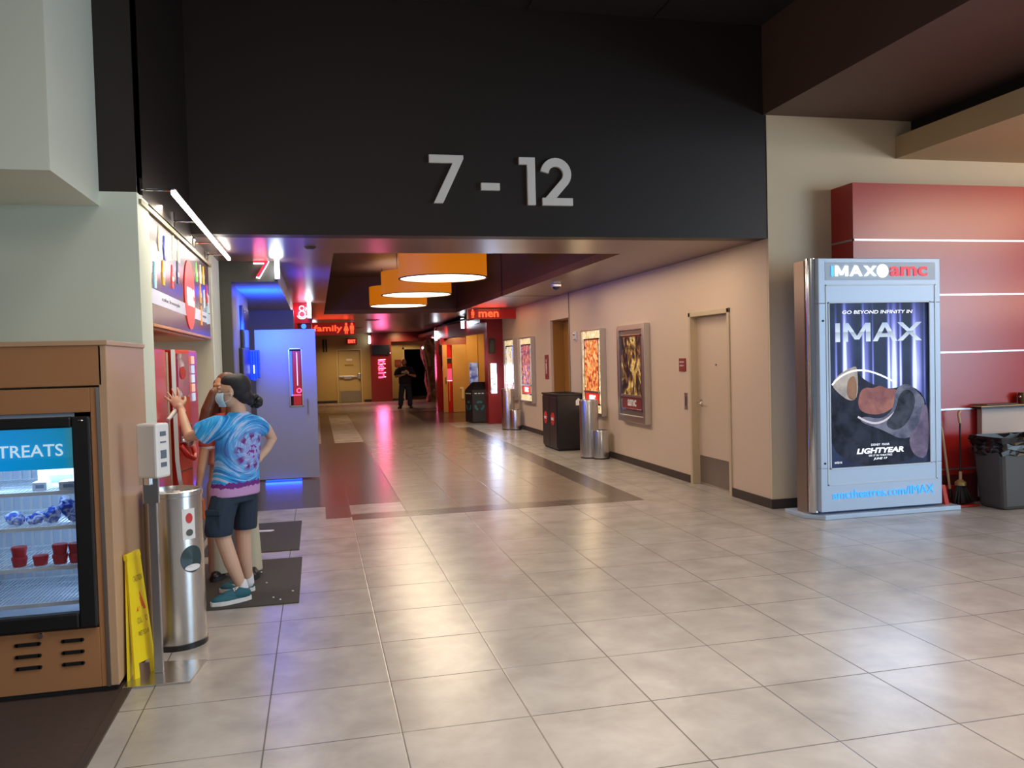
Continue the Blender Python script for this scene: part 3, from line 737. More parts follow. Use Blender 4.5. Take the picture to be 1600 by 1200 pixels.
# 12
t = thing('neon_number_twelve', 'pink white neon number 12 on the red fascia below the men sign', 'sign', (4.15, 22.2, 2.5))
bm = place(text_bm('12', offset=-.005, extrude=.02), (4.14, 22.9, 2.65), '-Y', height=.26, width=.42)
ang = Matrix.Rotation(radians(-18), 4, 'Z'); cc = Vector((4.14, 22.9, 2.65))
for v in bm.verts: v.co = cc+ang@(v.co-cc)+Vector((0.17, -.15, 0))
obj('digits', bm, M_NEONW, t)
bobj('mounting_rail', (4.12, 4.30, 22.93, 22.96, 2.46, 2.50), M_REDD, t)
point('twelve_glow', (4.2, 22.5, 2.62), 3.0, (1, .1, .25), .1)
# 11
t = thing('neon_number_eleven', 'small pink neon 11 on the far red fascia beside the column', 'sign', (4.9, 34.75, 2.3))
[text('digit', '1', M_NEONW, t, (x_, 34.77, 2.52), '-Y', height=.32, width=.09, extrude=.02) for x_ in (4.79, 4.93)]
bobj('mounting_rail', (4.7, 5.0, 34.78, 34.80, 2.30, 2.34), M_REDD, t)
# ten
t = thing('neon_word_ten', 'glowing pink neon word ten set vertically on the far dark red panel', 'sign', (2.62, 34.8, .9))
bm = place(text_bm('ten', extrude=.01, offset=.012), (0, 0, 0), '-Y', height=.30, width=.78)
for v in bm.verts: v.co = Vector((2.64+v.co.z, 34.76+v.co.y, 1.36-v.co.x))
obj('lettering', bm, M_NEONP, t)
bm = NB()
for k in range(5): tube(bm, [(2.50, 34.77, 1.72-k*.18), (2.80, 34.77, 1.74-k*.18)], .012, 6)
obj('neon_tube_lines', bm, M_NEONW, t)
area('ten_glow', (2.64, 34.6, 1.36), (2.64, 30, 0.9), .4, 26, (1, .12, .3), sy=.9)
# family blade sign
M_BLADE = emis('blade_red_glow', (0.30, 0.008, 0.006), 0.5)
M_LETR = emis('sign_letter_red', (1.0, 0.07, 0.02), 2.2)
def person_icon(bm, x, y, z, h, dress=False):
    lathe(bm, (x, y, z+h*.88), [(.0001, -.006), (h*.11, -.006), (h*.11, .006), (.0001, .006)], 14, axis='Y')
    if dress: prism(bm, [(x-h*.1, z+h*.74), (x+h*.1, z+h*.74), (x+h*.24, z+h*.28), (x-h*.24, z+h*.28)], 'Y', y-.006, y+.006)
    else: prism(bm, [(x-h*.18, z+h*.74), (x+h*.18, z+h*.74), (x+h*.18, z+h*.36), (x-h*.18, z+h*.36)], 'Y', y-.006, y+.006)
    box(bm, x-h*.13, x-h*.03, y-.006, y+.006, z, z+h*.38); box(bm, x+h*.03, x+h*.13, y-.006, y+.006, z, z+h*.38)
def blade(name, x0, x1, y, z0, z1, word, wx, ww, wh, icons, label):
    t = thing(name, label, 'sign', ((x0+x1)/2, y, z0))
    b = bobj('panel', (x0, x1, y, y+.08, z0, z1), M_BLADE, t, bevel=.004)
    text('lettering', word, M_LETR, t, (wx, y-.012, (z0+z1)/2-.01), '-Y', height=wh, width=ww, offset=.018, extrude=.008)
    bm = NB()
    for (ix, dr) in icons: person_icon(bm, ix, y-.012, z0+.03, (z1-z0)*.86, dr)
    obj('pictogram', bm, M_LETR, t)
    bobj('bracket', (x0+.05 if x0 > 1 else x1-.12, x0+.12 if x0 > 1 else x1-.05, y+.02, y+.06, z1, 2.86), M_ALU, t)
blade('family_restroom_sign', -.08, 1.12, 24.0, 2.44, 2.80, 'family', .36, .78, .22, [(.86, True), (1.02, False)], 'red glowing blade sign reading family with figures on the left wall')
blade('mens_restroom_sign', 3.50, 4.65, 19.26, 2.60, 2.83, 'men', 3.99, .48, .13, [(3.61, False)], 'dark red blade sign reading men hanging from the right wall')
bobj2 = thing('end_cap_lamp', 'pale end cap strip on the men restroom blade sign', 'sign cap', (3.48, 19.28, 2.6)); bobj('cap', (3.47, 3.50, 19.25, 19.35, 2.60, 2.83), M_ALU, bobj2)
area('family_glow', (.5, 23.9, 2.6), (.5, 20, 1.6), .9, 2.2, (1, .06, .02), sy=.25); area('men_glow', (4.0, 19.15, 2.7), (4.0, 16, 2.2), .8, 1.2, (1, .06, .02), sy=.2)
# exit sign over the far door
t = thing('exit_sign', 'small red lit exit sign above the far cream door', 'sign', (1.46, 34.95, 2.42))
bobj('housing', (1.25, 1.67, 34.92, 35.0, 2.40, 2.64), M_BLACK, t, bevel=.005)
bobj('lit_face', (1.28, 1.64, 34.91, 34.92, 2.42, 2.62), emis('exit_face', (0.55, 0.01, 0.01), .7), t)
text('lettering', 'EXIT', emis('exit_letters', (1, .12, .06), 3), t, (1.46, 34.905, 2.52), '-Y', height=.13, width=.28, extrude=.003, offset=.01)
# far door
d = thing('door_3', 'cream fire exit door with push bar at the end of the corridor', None, (1.33, 35, 0)); d['kind'] = 'structure'
bm = NB(); box(bm, .83, .88, 34.95, 35.05, 0, 2.2); box(bm, 1.79, 1.84, 34.95, 35.05, 0, 2.2); box(bm, .88, 1.79, 34.95, 35.05, 2.15, 2.2); obj('door_frame', bm, mat('far_door_frame', (.62, .50, .28), rough=.4), d)
bobj('door_panel', (.895, 1.775, 35.01, 35.05, .01, 2.135), mat('far_door_panel', (.54, .41, .19), rough=.4), d); bobj('shadow_gap', (.88, 1.79, 35.03, 35.06, .0, 2.15), M_MATTE, d)
bobj('kick_plate', (.93, 1.76, 34.99, 35.0, .03, .48), mat('kick_mottled', (.32, .27, .2), rough=.35, metal=.6, noise=.4, nscale=30), d)
bm = NB(); box(bm, .90, 1.62, 34.91, 34.96, 1.04, 1.10); box(bm, 1.66, 1.76, 34.88, 35.0, .98, 1.20); box(bm, 1.1, 1.4, 34.93, 34.98, .98, 1.06); obj('push_bar', bm, M_ALU, d, bevel=.006)
bobj('door_sign', (1.22, 1.46, 34.985, 35.0, 1.72, 1.80), M_WHITE, d)
bobj('door_lettering', (1.14, 1.50, 34.99, 35.0, 1.52, 1.57), M_OCHRE, d)
# vent grille on far wall
t = thing('wall_vent', 'narrow vertical black grille high on the far cream wall', 'vent', (.36, 34.97, 2.1))
for k in (0, 1): bobj('slot', (.29+k*.11, .35+k*.11, 34.96, 35.0, 2.10, 2.62), M_MATTE, t)
# far screens and theatre signs
t = thing('display_screen', 'dark wall screen on the far red panel above the neon ten', 'screen', (2.62, 34.8, 1.95))
bobj('bezel', (2.25, 2.98, 34.74, 34.80, 1.93, 2.34), M_BLACK, t, bevel=.005); bobj('glass', (2.28, 2.95, 34.735, 34.74, 1.96, 2.31), mat('screen_glass', (.01, .012, .02), rough=.1), t)
bm = NB(); ell(bm, (3.0, 34.74, 2.0), .02, .02, .02); obj('status_light', bm, M_LITW, t)
t = thing('display_screen', 'dark wall screen on the red column beside the maple doors', 'screen', (4.0, 27, 1.85))
bobj('bezel', (3.90, 4.11, 26.94, 27.0, 1.84, 2.20), M_BLACK, t); bobj('glass', (3.93, 4.08, 26.935, 26.94, 1.87, 2.17), mat('screen_amber', (.10, .05, .015), rough=.2), t)
t = thing('display_screen', 'dark wall screen on the red pillar above the backlit case', 'screen', (4.4, 20.7, 1.8))
bobj('bezel', (4.28, 4.43, 20.70, 20.75, 1.80, 2.17), M_BLACK, t); bobj('glass', (4.30, 4.41, 20.695, 20.70, 1.83, 2.14), mat('screen_grey', (.04, .03, .02), rough=.2), t)
t = thing('theatre_number_plate', 'small maroon plate with number 10 beside the far dark doorway', 'sign', (3.36, 35.28, 1.5))
bobj('plate', (3.22, 3.50, 35.27, 35.3, 1.42, 1.72), mat('maroon_sign', (.26, .03, .03)), t); text('lettering', '10', M_OCHRE, t, (3.37, 35.265, 1.57), '-Y', height=.13, extrude=.002)
t = thing('notice_plate', 'small maroon notice under the number plate by the far doorway', 'sign', (3.36, 35.28, 1.1))
bobj('plate', (3.24, 3.48, 35.27, 35.3, 1.10, 1.34), mat('maroon_sign', (.26, .03, .03)), t)
# backlit cases by theatre 12
t = thing('backlit_display_case', 'white glowing display case on the red pillar behind the recycling bin', 'display case', (4.4, 20.7, .85))
mt = mat('case_glow', (.5, .6, .8), rough=.2); n = N(mt); f = n.noise(n.tc(), 9, 3); n.emission(n.ramp(f, [(.40, (.12, .16, .6)), (.5, (.75, .85, 1)), (.62, (1, 1, 1))]), 2.2)
bobj('glowing_panel', (4.31, 4.46, 20.70, 20.75, .78, 1.54), mt, t); bobj('edge', (4.29, 4.31, 20.69, 20.75, .78, 1.54), M_ALU, t)
t = thing('blue_poster', 'dim blue poster on the maple wall behind the recycling bin', 'poster', (4.83, 25.85, .8))
mt = mat('blue_panel', (.10, .13, .35), rough=.3); n = N(mt); f = n.noise(n.tc(), 5, 4); c = n.ramp(f, [(.40, (.05, .07, .3)), (.6, (.3, .36, .65))]); n.color(c); n.emission(c, .5)
bobj('panel', (4.70, 4.97, 25.86, 25.9, .6, 1.55), mt, t)
area('case_light', (4.38, 20.6, 1.15), (3.4, 16.0, 0), .3, 7, (.6, .72, 1), sy=.7)

# maple double doors of theatre 12
d = thing('door_4', 'maple theatre doors with a red glazed strip on the right far side', None, (4.2, 26, 0)); d['kind'] = 'structure'
bobj('door_leaf', (3.86, 4.00, 25.92, 25.98, .01, 2.13), M_MAPLE, d); bobj('door_leaf', (4.16, 4.62, 25.92, 25.98, .01, 2.13), M_MAPLE, d)
g = bobj('red_panel', (4.00, 4.16, 25.99, 26.02, .01, 2.13), mat('glossy_red', (.5, .02, .02), rough=.12), d)
bobj('crossbar', (3.99, 4.15, 25.97, 25.99, 1.70, 1.72), M_SEAM, g); bobj('crossbar', (4.0, 4.15, 25.97, 25.99, .99, 1.005), M_NEONW, g)  # the lower bar is given the neon glow
bobj('pink_reflection_strip', (4.005, 4.15, 25.985, 25.99, 1.0, 1.38), emis('pink_glass', (.9, .08, .2), .8), g); bobj('dark_window', (4.01, 4.14, 25.98, 25.99, 1.55, 1.69), M_BLACK, g); bobj('strip', (4.05, 4.075, 25.97, 25.985, .35, .98), M_MAPLE, g)  # pink reflection on the red panel put in as a glowing strip
bm = NB(); tube(bm, [(3.95, 25.92, 1.12), (3.95, 25.88, 1.12), (3.95, 25.88, .92), (3.95, 25.92, .92)], .012, 8); obj('door_handle', bm, M_CHROME, d)
bm = NB(); prism(bm, [(4.38, .79), (4.38, .73), (4.44, .73), (4.44, .42), (4.50, .42), (4.50, .79)], 'Y', 25.90, 25.92); obj('numeral_one', bm, M_CREAM, d)

# dark ceiling discs and trim rings
def disc(x, y, z, r, m_, name, label, cat, group=None):
    t = thing(name, label, cat, (x, y, z-.03), group)
    bm = NB(); lathe(bm, (x, y, z), [(.0001, -.02), (r*.75, -.02), (r, -.006), (r, 0)], 28); obj('trim_ring', bm, m_, t)
    bm = NB(); lathe(bm, (x, y, z), [(.0001, -.024), (r*.6, -.024), (r*.6, -.018)], 24); obj('grille', bm, M_BLACK, t)
M_BRZ = mat('dark_trim', (.05, .03, .025), rough=.4)
disc(-.02, 8.75, H, .06, M_BRZ, 'ceiling_speaker', 'small round ceiling fitting near the neon 7', 'ceiling fitting')
disc(1.6, 24.0, H, .22, M_BRZ, 'ceiling_speaker', 'round dark ceiling speaker beyond the drum lamps', 'ceiling speaker')
disc(1.35, 29.3, H, .28, M_BRZ, 'ceiling_speaker', 'round dark ceiling speaker near the far end, above the exit sign', 'ceiling speaker')
t = thing('security_camera', 'white dome security camera on the ceiling above the first poster', 'camera', (4.05, 13.9, 2.75))
bm = NB(); lathe(bm, (3.82, 13.0, 2.85), [(.0001, -.05), (.075, -.05), (.085, -.03), (.085, 0)], 28); obj('housing', bm, M_WHITE, t)
bm = NB(); ell(bm, (3.82, 13.0, 2.80), .06, .06, .06, 20, 12); obj('dome', bm, mat('smoked_dome', (.03, .03, .06), rough=.08), t)
# ---------------------------------------------------------------- freezer cabinet
t = thing('freezer_cabinet', 'wood laminate freezer merchandiser with glass door and FROZEN TREATS header', 'freezer', (-1.75, 5.1, 0))
FX0, FX1, FY0, FY1 = -2.55, -1.045, 4.63, 5.59
bm = NB(); box(bm, FX0, -1.13, FY0, FY0+.04, .03, .34); box(bm, FX0, -1.13, FY0, FY0+.04, 1.45, 1.575); box(bm, FX0, -2.1, FY0, FY0+.04, .34, 1.45); box(bm, -1.13, -1.10, FY0, FY0+.04, .03, 1.575)
box(bm, FX0, -1.07, FY0, FY0+.04, 1.585, 1.79)
obj('front_panel', bm, M_WOODC, t, bevel=.003)
bobj('side_panel', (-1.085, FX1, FY0, FY1, .03, 1.79), M_WOODLIT, t, bevel=.004, label='lighter side panel')
bm = NB(); box(bm, FX0-.01, FX1+.008, FY0-.008, FY1, 1.79, 1.815); obj('top_edge', bm, M_WOODLIT, t, bevel=.003)
bobj('trim_strip', (-1.10, -1.085, FY0-.006, FY0+.02, .03, 1.575), M_ALU, t)
bobj('plinth', (FX0, -1.06, FY0+.03, FY1, 0, .03), M_MATTE, t)
bm = NB()
for (a, b, c, d_) in ((-2.1, -2.03, .35, 1.43), (-1.215, -1.13, .35, 1.43)): box(bm, a, b, 4.60, 4.66, c, d_)
box(bm, -2.03, -1.215, 4.60, 4.66, .35, .43); box(bm, -2.03, -1.215, 4.60, 4.66, 1.375, 1.43)
dr = obj('door', bm, M_BLACK, t, bevel=.01)
bobj('glass', (-2.03, -1.215, 4.645, 4.65, .43, 1.375), mat('door_glass', (.95, .98, 1), rough=.02, trans=1.0, spec=.4), dr)
bobj('header_panel', (-2.03, -1.215, 4.66, 4.67, 1.165, 1.375), (lambda mt: (lambda n: (n.emission(n.ramp(n.sep(n.tc('Generated'))[0], [(.55, (.0, .25, .62)), (.93, (.0, .22, .42)), (1, (.04, .2, .2))]), .9), mt)[1])(N(mt)))(mat('blue_header', (0, .15, .35), rough=.3)), dr)
text('lettering', 'FROZEN TREATS', emis('header_letters', (.62, .8, .9), .8), dr, (-1.60, 4.652, 1.262), '-Y', height=.062, width=.66, offset=.008, extrude=.001)
bm = NB()
for x in (-1.55, -1.17): ell(bm, (x, 4.60, 1.41), .014, .008, .006)
obj('hinge_bolt', bm, M_CHROME, dr)
bm = NB(); cyl(bm, (-1.405, 4.63, .325), (-1.405, 4.615, .325), .014, n=16); obj('lock', bm, M_CHROME, t)
for col in ((-1.53, -1.40), (-1.315, -1.20)):
    for z in (.285, .225, .165):
        bm = NB(); box(bm, col[0]+.012, col[1]-.012, 4.623, 4.632, z-.009, z+.009); cyl(bm, (col[0]+.012, 4.632, z), (col[0]+.012, 4.623, z), .009, n=12); cyl(bm, (col[1]-.012, 4.632, z), (col[1]-.012, 4.623, z), .009, n=12)
        obj('vent_slot', bm, M_BLACK, t)
M_LINER = mat('freezer_liner', (.62, .68, .78), rough=.35)
bm = NB(); box(bm, -2.06, -2.03, 4.67, 5.4, .38, 1.45); box(bm, -1.215, -1.19, 4.67, 5.4, .38, 1.45); box(bm, -2.06, -1.19, 5.36, 5.4, .38, 1.45); box(bm, -2.06, -1.19, 4.67, 5.4, .38, .41); box(bm, -2.06, -1.19, 4.67, 5.4, 1.40, 1.45)
lin = obj('liner', bm, M_LINER, t)
bm = NB()
for k in range(16): box(bm, -2.0+k*.05, -1.985+k*.05, 5.352, 5.36, .45, 1.35)
obj('back_rib', bm, M_WHITE, lin)
M_WIRE = mat('white_wire', (.85, .9, .95), rough=.3)
for z in (1.045, .865, .655, .47):
    bm = NB(); box(bm, -2.03, -1.215, 4.70, 4.712, z-.018, z+.002); box(bm, -2.03, -1.215, 5.3, 5.31, z-.006, z+.002)
    for k in range(40): box(bm, -2.03+k*.0205, -2.026+k*.0205, 4.71, 5.3, z-.004, z)
    for k in (1, 2, 3): box(bm, -2.03, -1.215, 4.71+k*.15, 4.715+k*.15, z-.008, z-.003)
    obj('shelf', bm, M_WIRE, t)
area('freezer_light', (-1.62, 4.76, 1.15), (-1.6, 5.2, .6), .75, 2.6, (.5, .72, 1), sy=.06)
area('freezer_light_low', (-1.24, 4.85, .8), (-1.9, 5.3, .7), .06, 1.6, (.5, .72, 1), sy=.7)
# contents
def pack(i, x, y, w_, h_, z, label):
    t = thing('ice_cream_carton', label, 'carton', (x, y, z), 'white cartons on the top freezer shelf')
    bobj('carton', (x-w_/2, x+w_/2, y-.05, y+.05, z, z+h_), M_WHITE, t, bevel=.004)
    bobj('label_patch', (x-w_*.25, x+w_*.3, y-.052, y-.05, z+h_*.3, z+h_*.7), mat('pale_blue_label', (.25, .35, .5), rough=.5), t)
pack(0, -1.335, 4.86, .21, .10, 1.047, 'long white carton at the right of the top freezer shelf'); pack(1, -1.41, 4.78, .07, .045, 1.047, 'small white carton on the top freezer shelf, left of the long one')
pack(2, -1.27, 4.76, .09, .045, 1.047, 'small white carton with dark label at the right end of the top shelf')
mtb = mat('foil_bag', (.1, .2, .7), rough=.25); n = N(mtb); n.color(n.ramp(n.noise(n.tc(), 14, 3), [(.42, (.02, .08, .55)), (.50, (.7, .8, .95)), (.58, (.05, .12, .6)), (.66, (.8, .85, .95))]))
bagdef = [(-1.29, .12, .07, 'upright blue and white foil bag at the right end of the second freezer shelf'), (-1.375, .07, .07, 'crumpled blue and white foil bag, second from the right on its freezer shelf'),
          (-1.45, .045, .085, 'flat blue foil bag in the middle of the second freezer shelf'), (-1.55, .055, .085, 'blue and white foil bag at the left picture edge of the second freezer shelf')]
for k, (x, h_, w_, lab) in enumerate(bagdef):
    bm = NB(); ell(bm, (x, 4.80, .869+h_/2+.006), w_*.55, .05, h_*.62, 14, 10, rot=Matrix.Rotation((-.5, .4, -.25, .3)[k], 3, 'Y'))
    random.seed(k+3)
    for v in bm.verts: v.co += Vector((random.uniform(-1, 1)*.009, random.uniform(-1, 1)*.009, random.uniform(-1, 1)*.006)); v.co.z = max(v.co.z, .866)
    tag(obj('foil_bag', bm, mtb), lab, 'bag', 'blue foil bags on the freezer shelf')
M_CUP = mat('red_cup', (.55, .03, .04), rough=.35)
cup0 = None
cups = [(-1.43, .657, 'red lidded tub standing alone left of the stacked tubs'), (-1.337, .657, 'red lidded tub at the bottom of the taller stack'), (-1.337, .709, 'red lidded tub on top of the taller stack'),
        (-1.259, .657, 'bottom red tub of the stack partly behind the freezer door edge'), (-1.259, .709, 'top red tub of the stack partly behind the freezer door edge'),
        (-1.53, .657, 'bottom red tub of the stack at the left picture edge'), (-1.53, .709, 'top red tub of the stack at the left picture edge')]
for (x, z, lab) in cups:
    if cup0 is None:
        cup0 = thing('ice_cream_tub', lab, 'tub', (x, 4.77, z), 'red tubs on the freezer shelf')
        bm = NB(); lathe(bm, (x, 4.77, z), [(.031, 0), (.037, .038)], 24); obj('cup', bm, M_CUP, cup0)
        bm = NB(); lathe(bm, (x, 4.77, z), [(.038, .036), (.038, .042), (.036, .050), (.018, .052)], 24); obj('lid', bm, M_CUP, cup0)
        bx, bz = x, z
    else:
        c = copy_tree(cup0, shift=(x-bx, 0, z-bz)); c['label'] = lab

# ---------------------------------------------------------------- wet floor sign
M_YEL = mat('yellow_plastic', (.80, .62, .01), rough=.35)
t = thing('wet_floor_sign', 'bright yellow folding caution sign leaning against the freezer side', 'sign', (-.98, 4.85, 0))
def slab(bm, bl, br, tr, tl, th):
    bl, br, tr, tl = map(Vector, (bl, br, tr, tl)); nrm = (br-bl).cross(tl-bl).normalized()*th
    A = [bm.verts.new(p) for p in (bl, br, tr, tl)]; B = [bm.verts.new(p+nrm) for p in (bl, br, tr, tl)]
    bm.faces.new(A); bm.faces.new(B[::-1])
    for i in range(4): j = (i+1) % 4; bm.faces.new((A[i], B[i], B[j], A[j]))
bl, br, tr_, tl_ = Vector((-1.0, 4.74, 0)), Vector((-.915, 4.87, 0)), Vector((-.99, 4.925, .655)), Vector((-1.032, 4.80, .655))
bm = NB()
e1 = (br-bl)
for (a, b) in ((0, .22), (.78, 1.0)): slab(bm, bl+e1*a, bl+e1*b, tl_+(tr_-tl_)*b+(bl+e1*b-tl_-(tr_-tl_)*b)*.86, tl_+(tr_-tl_)*a+(bl+e1*a-tl_-(tr_-tl_)*a)*.86, .012)
slab(bm, tl_+(bl-tl_)*.87, tr_+(br-tr_)*.87, tr_, tl_, .012)
obj('front_leaf', bm, M_YEL, t)
bm = NB(); slab(bm, (-1.028, 4.72, 0), (-1.028, 4.93, 0), (-1.036, 4.915, .65), (-1.036, 4.81, .65), .01); obj('back_leaf', bm, M_YEL, t)
bm = NB(); slab(bm, tl_+Vector((-.004, -.004, -.02)), tr_+Vector((-.004, .006, -.02)), tr_+Vector((-.012, .004, .012)), tl_+Vector((-.008, -.004, .012)), .02); obj('hinge', bm, M_YEL, t)
def onleaf(u, v, off=.018):
    a = bl+(tl_-bl)*v; b = br+(tr_-br)*v; nrm = (br-bl).cross(tl_-bl).normalized()
    return a+(b-a)*u-nrm*off if False else a+(b-a)*u+(-nrm if nrm.y > 0 else nrm)*off
M_CAUT = mat('caution_print', (.25, .18, .02), rough=.6); M_CAUTR = mat('caution_red', (.7, .12, .02), rough=.6)
for s, v, h_, u0, u1, mm_ in (('CAUTION', .78, .05, .25, .85, M_CAUT), ('CUIDADO', .44, .05, .3, .85, M_CAUT), ('WET FLOOR', .34, .04, .3, .85, M_CAUT)):
    bm = text_bm(s, extrude=0, offset=.01); xs = [q.co.x for q in bm.verts]; zs = [q.co.z for q in bm.verts]
    for q in bm.verts:
        q.co = onleaf(u0+(q.co.x-min(xs))/(max(xs)-min(xs))*(u1-u0), v+(q.co.z-min(zs))/(max(zs)-min(zs))*h_)
    obj('lettering', bm, mm_, t)
bm = NB(); P = [onleaf(.3, .54), onleaf(.85, .54), onleaf(.58, .70)]; bm.faces.new([bm.verts.new(p) for p in P]); P = [onleaf(.42, .565, .019), onleaf(.74, .565, .019), onleaf(.58, .665, .019)]
bm.faces.new([bm.verts.new(p) for p in P]); obj('warning_triangle', bm, M_CAUTR, t)

# ---------------------------------------------------------------- sanitiser stand
t = thing('sanitiser_stand', 'white hand sanitiser dispenser on a steel post with flat steel base plate', 'dispenser', (-.93, 4.8, 0))
bm = NB(); prism(bm, [(-1.035, 4.63), (-.70, 4.63), (-.655, 4.95), (-.97, 5.0), (-1.035, 5.0)], 'Z', .0, .012); obj('base_plate', bm, M_STEEL, t, bevel=.002)
bm = NB(); box(bm, -.908, -.862, 4.80, 4.83, .012, 1.10); obj('post', bm, mat('post_steel', (.5, .5, .53), rough=.3, metal=1.0), t, bevel=.004)
R35 = Matrix.Rotation(radians(60), 3, 'Z')
bm = NB(); obox(bm, (-.865, 4.78, 1.225), .054, .065, .145, R35); dsp = obj('dispenser_body', bm, M_WHITE, t, bevel=.012)
bm = NB(); ex = R35@Vector((1, 0, 0)); ey = R35@Vector((0, 1, 0)); cc = Vector((-.865, 4.78, 1.225))
for dz, hh in ((.09, .012), (.045, .004), (-.02, .022), (-.075, .012)): obox(bm, cc-ey*.0660+Vector((0, 0, dz)), .022, .0015, hh, R35)
obj('printed_icons', bm, mat('icon_grey', (.12, .16, .22), rough=.5), dsp)
bm = NB(); obox(bm, (-.90, 4.80, 1.06), .03, .035, .02, R35); box(bm, -.925, -.845, 4.775, 4.80, .94, 1.08); obj('drip_tray', bm, M_STEEL, t, bevel=.003)

# ---------------------------------------------------------------- steel trash can
t = thing('steel_trash_can', 'tall brushed steel cylinder trash can with round side opening and white sticker', 'trash can', (-.865, 5.33, 0))
cx, cy, R = -.865, 5.33, .165
bm = NB(); lathe(bm, (cx, cy, 0), [(R, .03), (R, .90), (R+.006, .905), (R+.006, .93), (R-.012, .935), (R-.02, .90), (R-.02, .80)], 56); obj('body', bm, M_STEEL, t)
bm = NB(); lathe(bm, (cx, cy, 0), [(R+.006, 0), (R+.006, .03), (R, .034)], 56); obj('base_ring', bm, M_BLACK, t)
bm = NB(); lathe(bm, (cx, cy, 0), [(R-.022, .03), (R-.022, .86), (.0001, .86)], 40); obj('liner_tray', bm, mat('tray_red', (.35, .08, .09), rough=.6), t)
va = atan2(-cy, -cx)
def oncyl(u, z, rr=R+.002): a = va+u/R; return Vector((cx+rr*cos(a), cy+rr*sin(a), z))
def cylpatch(name, u0, u1, z0, z1, m_, par, rr=R+.002, shape=None, label=None):
    bm = NB()
    if shape == 'disc':
        uc, zc, ru, rz = (u0+u1)/2, (z0+z1)/2, (u1-u0)/2, (z1-z0)/2
        V = [bm.verts.new(oncyl(uc+ru*cos(2*pi*k/28), zc+rz*sin(2*pi*k/28), rr)) for k in range(28)]; c_ = bm.verts.new(oncyl(uc, zc, rr))
        for k in range(28): bm.faces.new((V[k], V[(k+1) % 28], c_))
    else:
        g = [[bm.verts.new(oncyl(u0+(u1-u0)*i/6, z, rr)) for i in range(7)] for z in (z0, z1)]
        for i in range(6): bm.faces.new((g[0][i], g[0][i+1], g[1][i+1], g[1][i]))
    o = obj(name, bm, m_, par, label=label); s = o.modifiers.new('solid', 'SOLIDIFY'); s.thickness = .002; s.offset = 0; return o
st = cylpatch('sticker', .045, .125, .65, .83, M_WHITE, t, label='white sticker with two round icons')
cylpatch('red_icon', .065, .108, .745, .805, M_DISCR, st, R+.0045, 'disc'); cylpatch('grey_icon', .065, .108, .67, .71, M_GREYD, st, R+.0045, 'disc')
op = cylpatch('opening', .028, .17, .45, .61, mat('opening_dark', (.02, .05, .06), rough=.4), t, R+.003, 'disc', label='dark round opening')
cylpatch('paper_inside', .05, .15, .462, .50, M_WHITE, op, R+.006, 'disc')
for k, (dx, dy, r_) in enumerate(((-.03, -.02, .03), (.05, .03, .025))):
    bm = NB(); ell(bm, (cx+dx-.03, cy+dy, .885+r_*.6), r_*1.3, r_, r_*.8, 10, 7); 
    random.seed(k)
    for v in bm.verts: v.co += Vector([random.uniform(-.006, .006) for _ in range(3)])
    tag(obj('crumpled_napkin', bm, M_WHITE), ('crumpled white napkin on the steel can, nearer the freezer', 'crumpled white napkin on the steel can, nearer the drinks machine')[k], 'napkin')

# ---------------------------------------------------------------- drinks recess: menu sign, LED bar, machines
t = thing('menu_board', 'dark backlit drinks menu board with brand bottles and a red circle over the recess', 'menu board', (-1.08, 7.5, 1.95))
bobj('panel', (-1.09, -1.055, 5.98, 9.14, 1.965, 2.69), mat('menu_brown', (.045, .03, .028), rough=.25), t)
bobj('white_band', (-1.055, -1.052, 5.98, 9.14, 2.10, 2.20), emis('band_white', (.62, .64, .78), .55), t)
bm = NB(); lathe(bm, (-1.06, 7.72, 2.29), [(.0001, .010), (.30, .010), (.30, .014), (.0001, .014)], 48, axis='X'); rc = obj('red_circle', bm, emis('menu_red', (.85, .05, .04), .75), t)
text('lettering', 'amc', emis('menu_white', (.9, .85, .85), .8), rc, (-1.042, 7.72, 2.27), '+X', height=.16, width=.42, offset=.035, extrude=.002)
random.seed(5)
cols = [(.02, .06, .5), (.8, .35, .03), (.75, .04, .05), (.03, .04, .15), (.1, .5, .1), (.85, .6, .05), (.9, .3, .05), (.7, .75, .8), (.3, .6, .75), (.85, .8, .6)]
bl_ = [(6.12, 2.30, 8), (6.35, 2.58, 9), (6.45, 2.35, 1), (6.55, 2.54, 0), (6.85, 2.36, 2), (6.95, 2.60, 9), (7.12, 2.42, 3), (7.2, 2.60, 9), (8.22, 2.54, 4), (8.45, 2.36, 1), (8.5, 2.55, 9), (8.72, 2.56, 5), (8.72, 2.33, 7), (8.95, 2.40, 2), (8.45, 2.15, 6), (8.9, 2.18, 8), (9.05, 2.3, 7)]
for k, (y, z, ci) in enumerate(bl_):
    c = cols[ci]; L = .09
    bm = NB(); prism(bm, [(y-.035, z-L), (y+.035, z-L), (y+.045, z+.0), (y+.02, z+.04), (y+.015, z+L), (y-.015, z+L), (y-.02, z+.04), (y-.045, z)], 'X', -1.055, -1.048)
    b = obj('bottle_emblem', bm, emis('emblem_%d' % ci, c, .7), t)
    bm = NB(); prism(bm, [(y-.035, z-.035), (y+.035, z-.035), (y+.035, z+.0), (y-.035, z+.0)], 'X', -1.048, -1.045); obj('emblem_label', bm, M_WHITE, b)
for s, y, w_ in (('coke freestyle', 6.75, .8), ('freestyle', 8.6, .4)): text('lettering', s, M_GREYD, t, (-1.05, y, 2.15), '+X', height=.035, width=w_, extrude=.001)
bm = NB(); box(bm, -1.075, -1.045, 5.98, 9.14, 1.945, 1.965); obj('bottom_edge', bm, MATS['orange_laminate'], t)
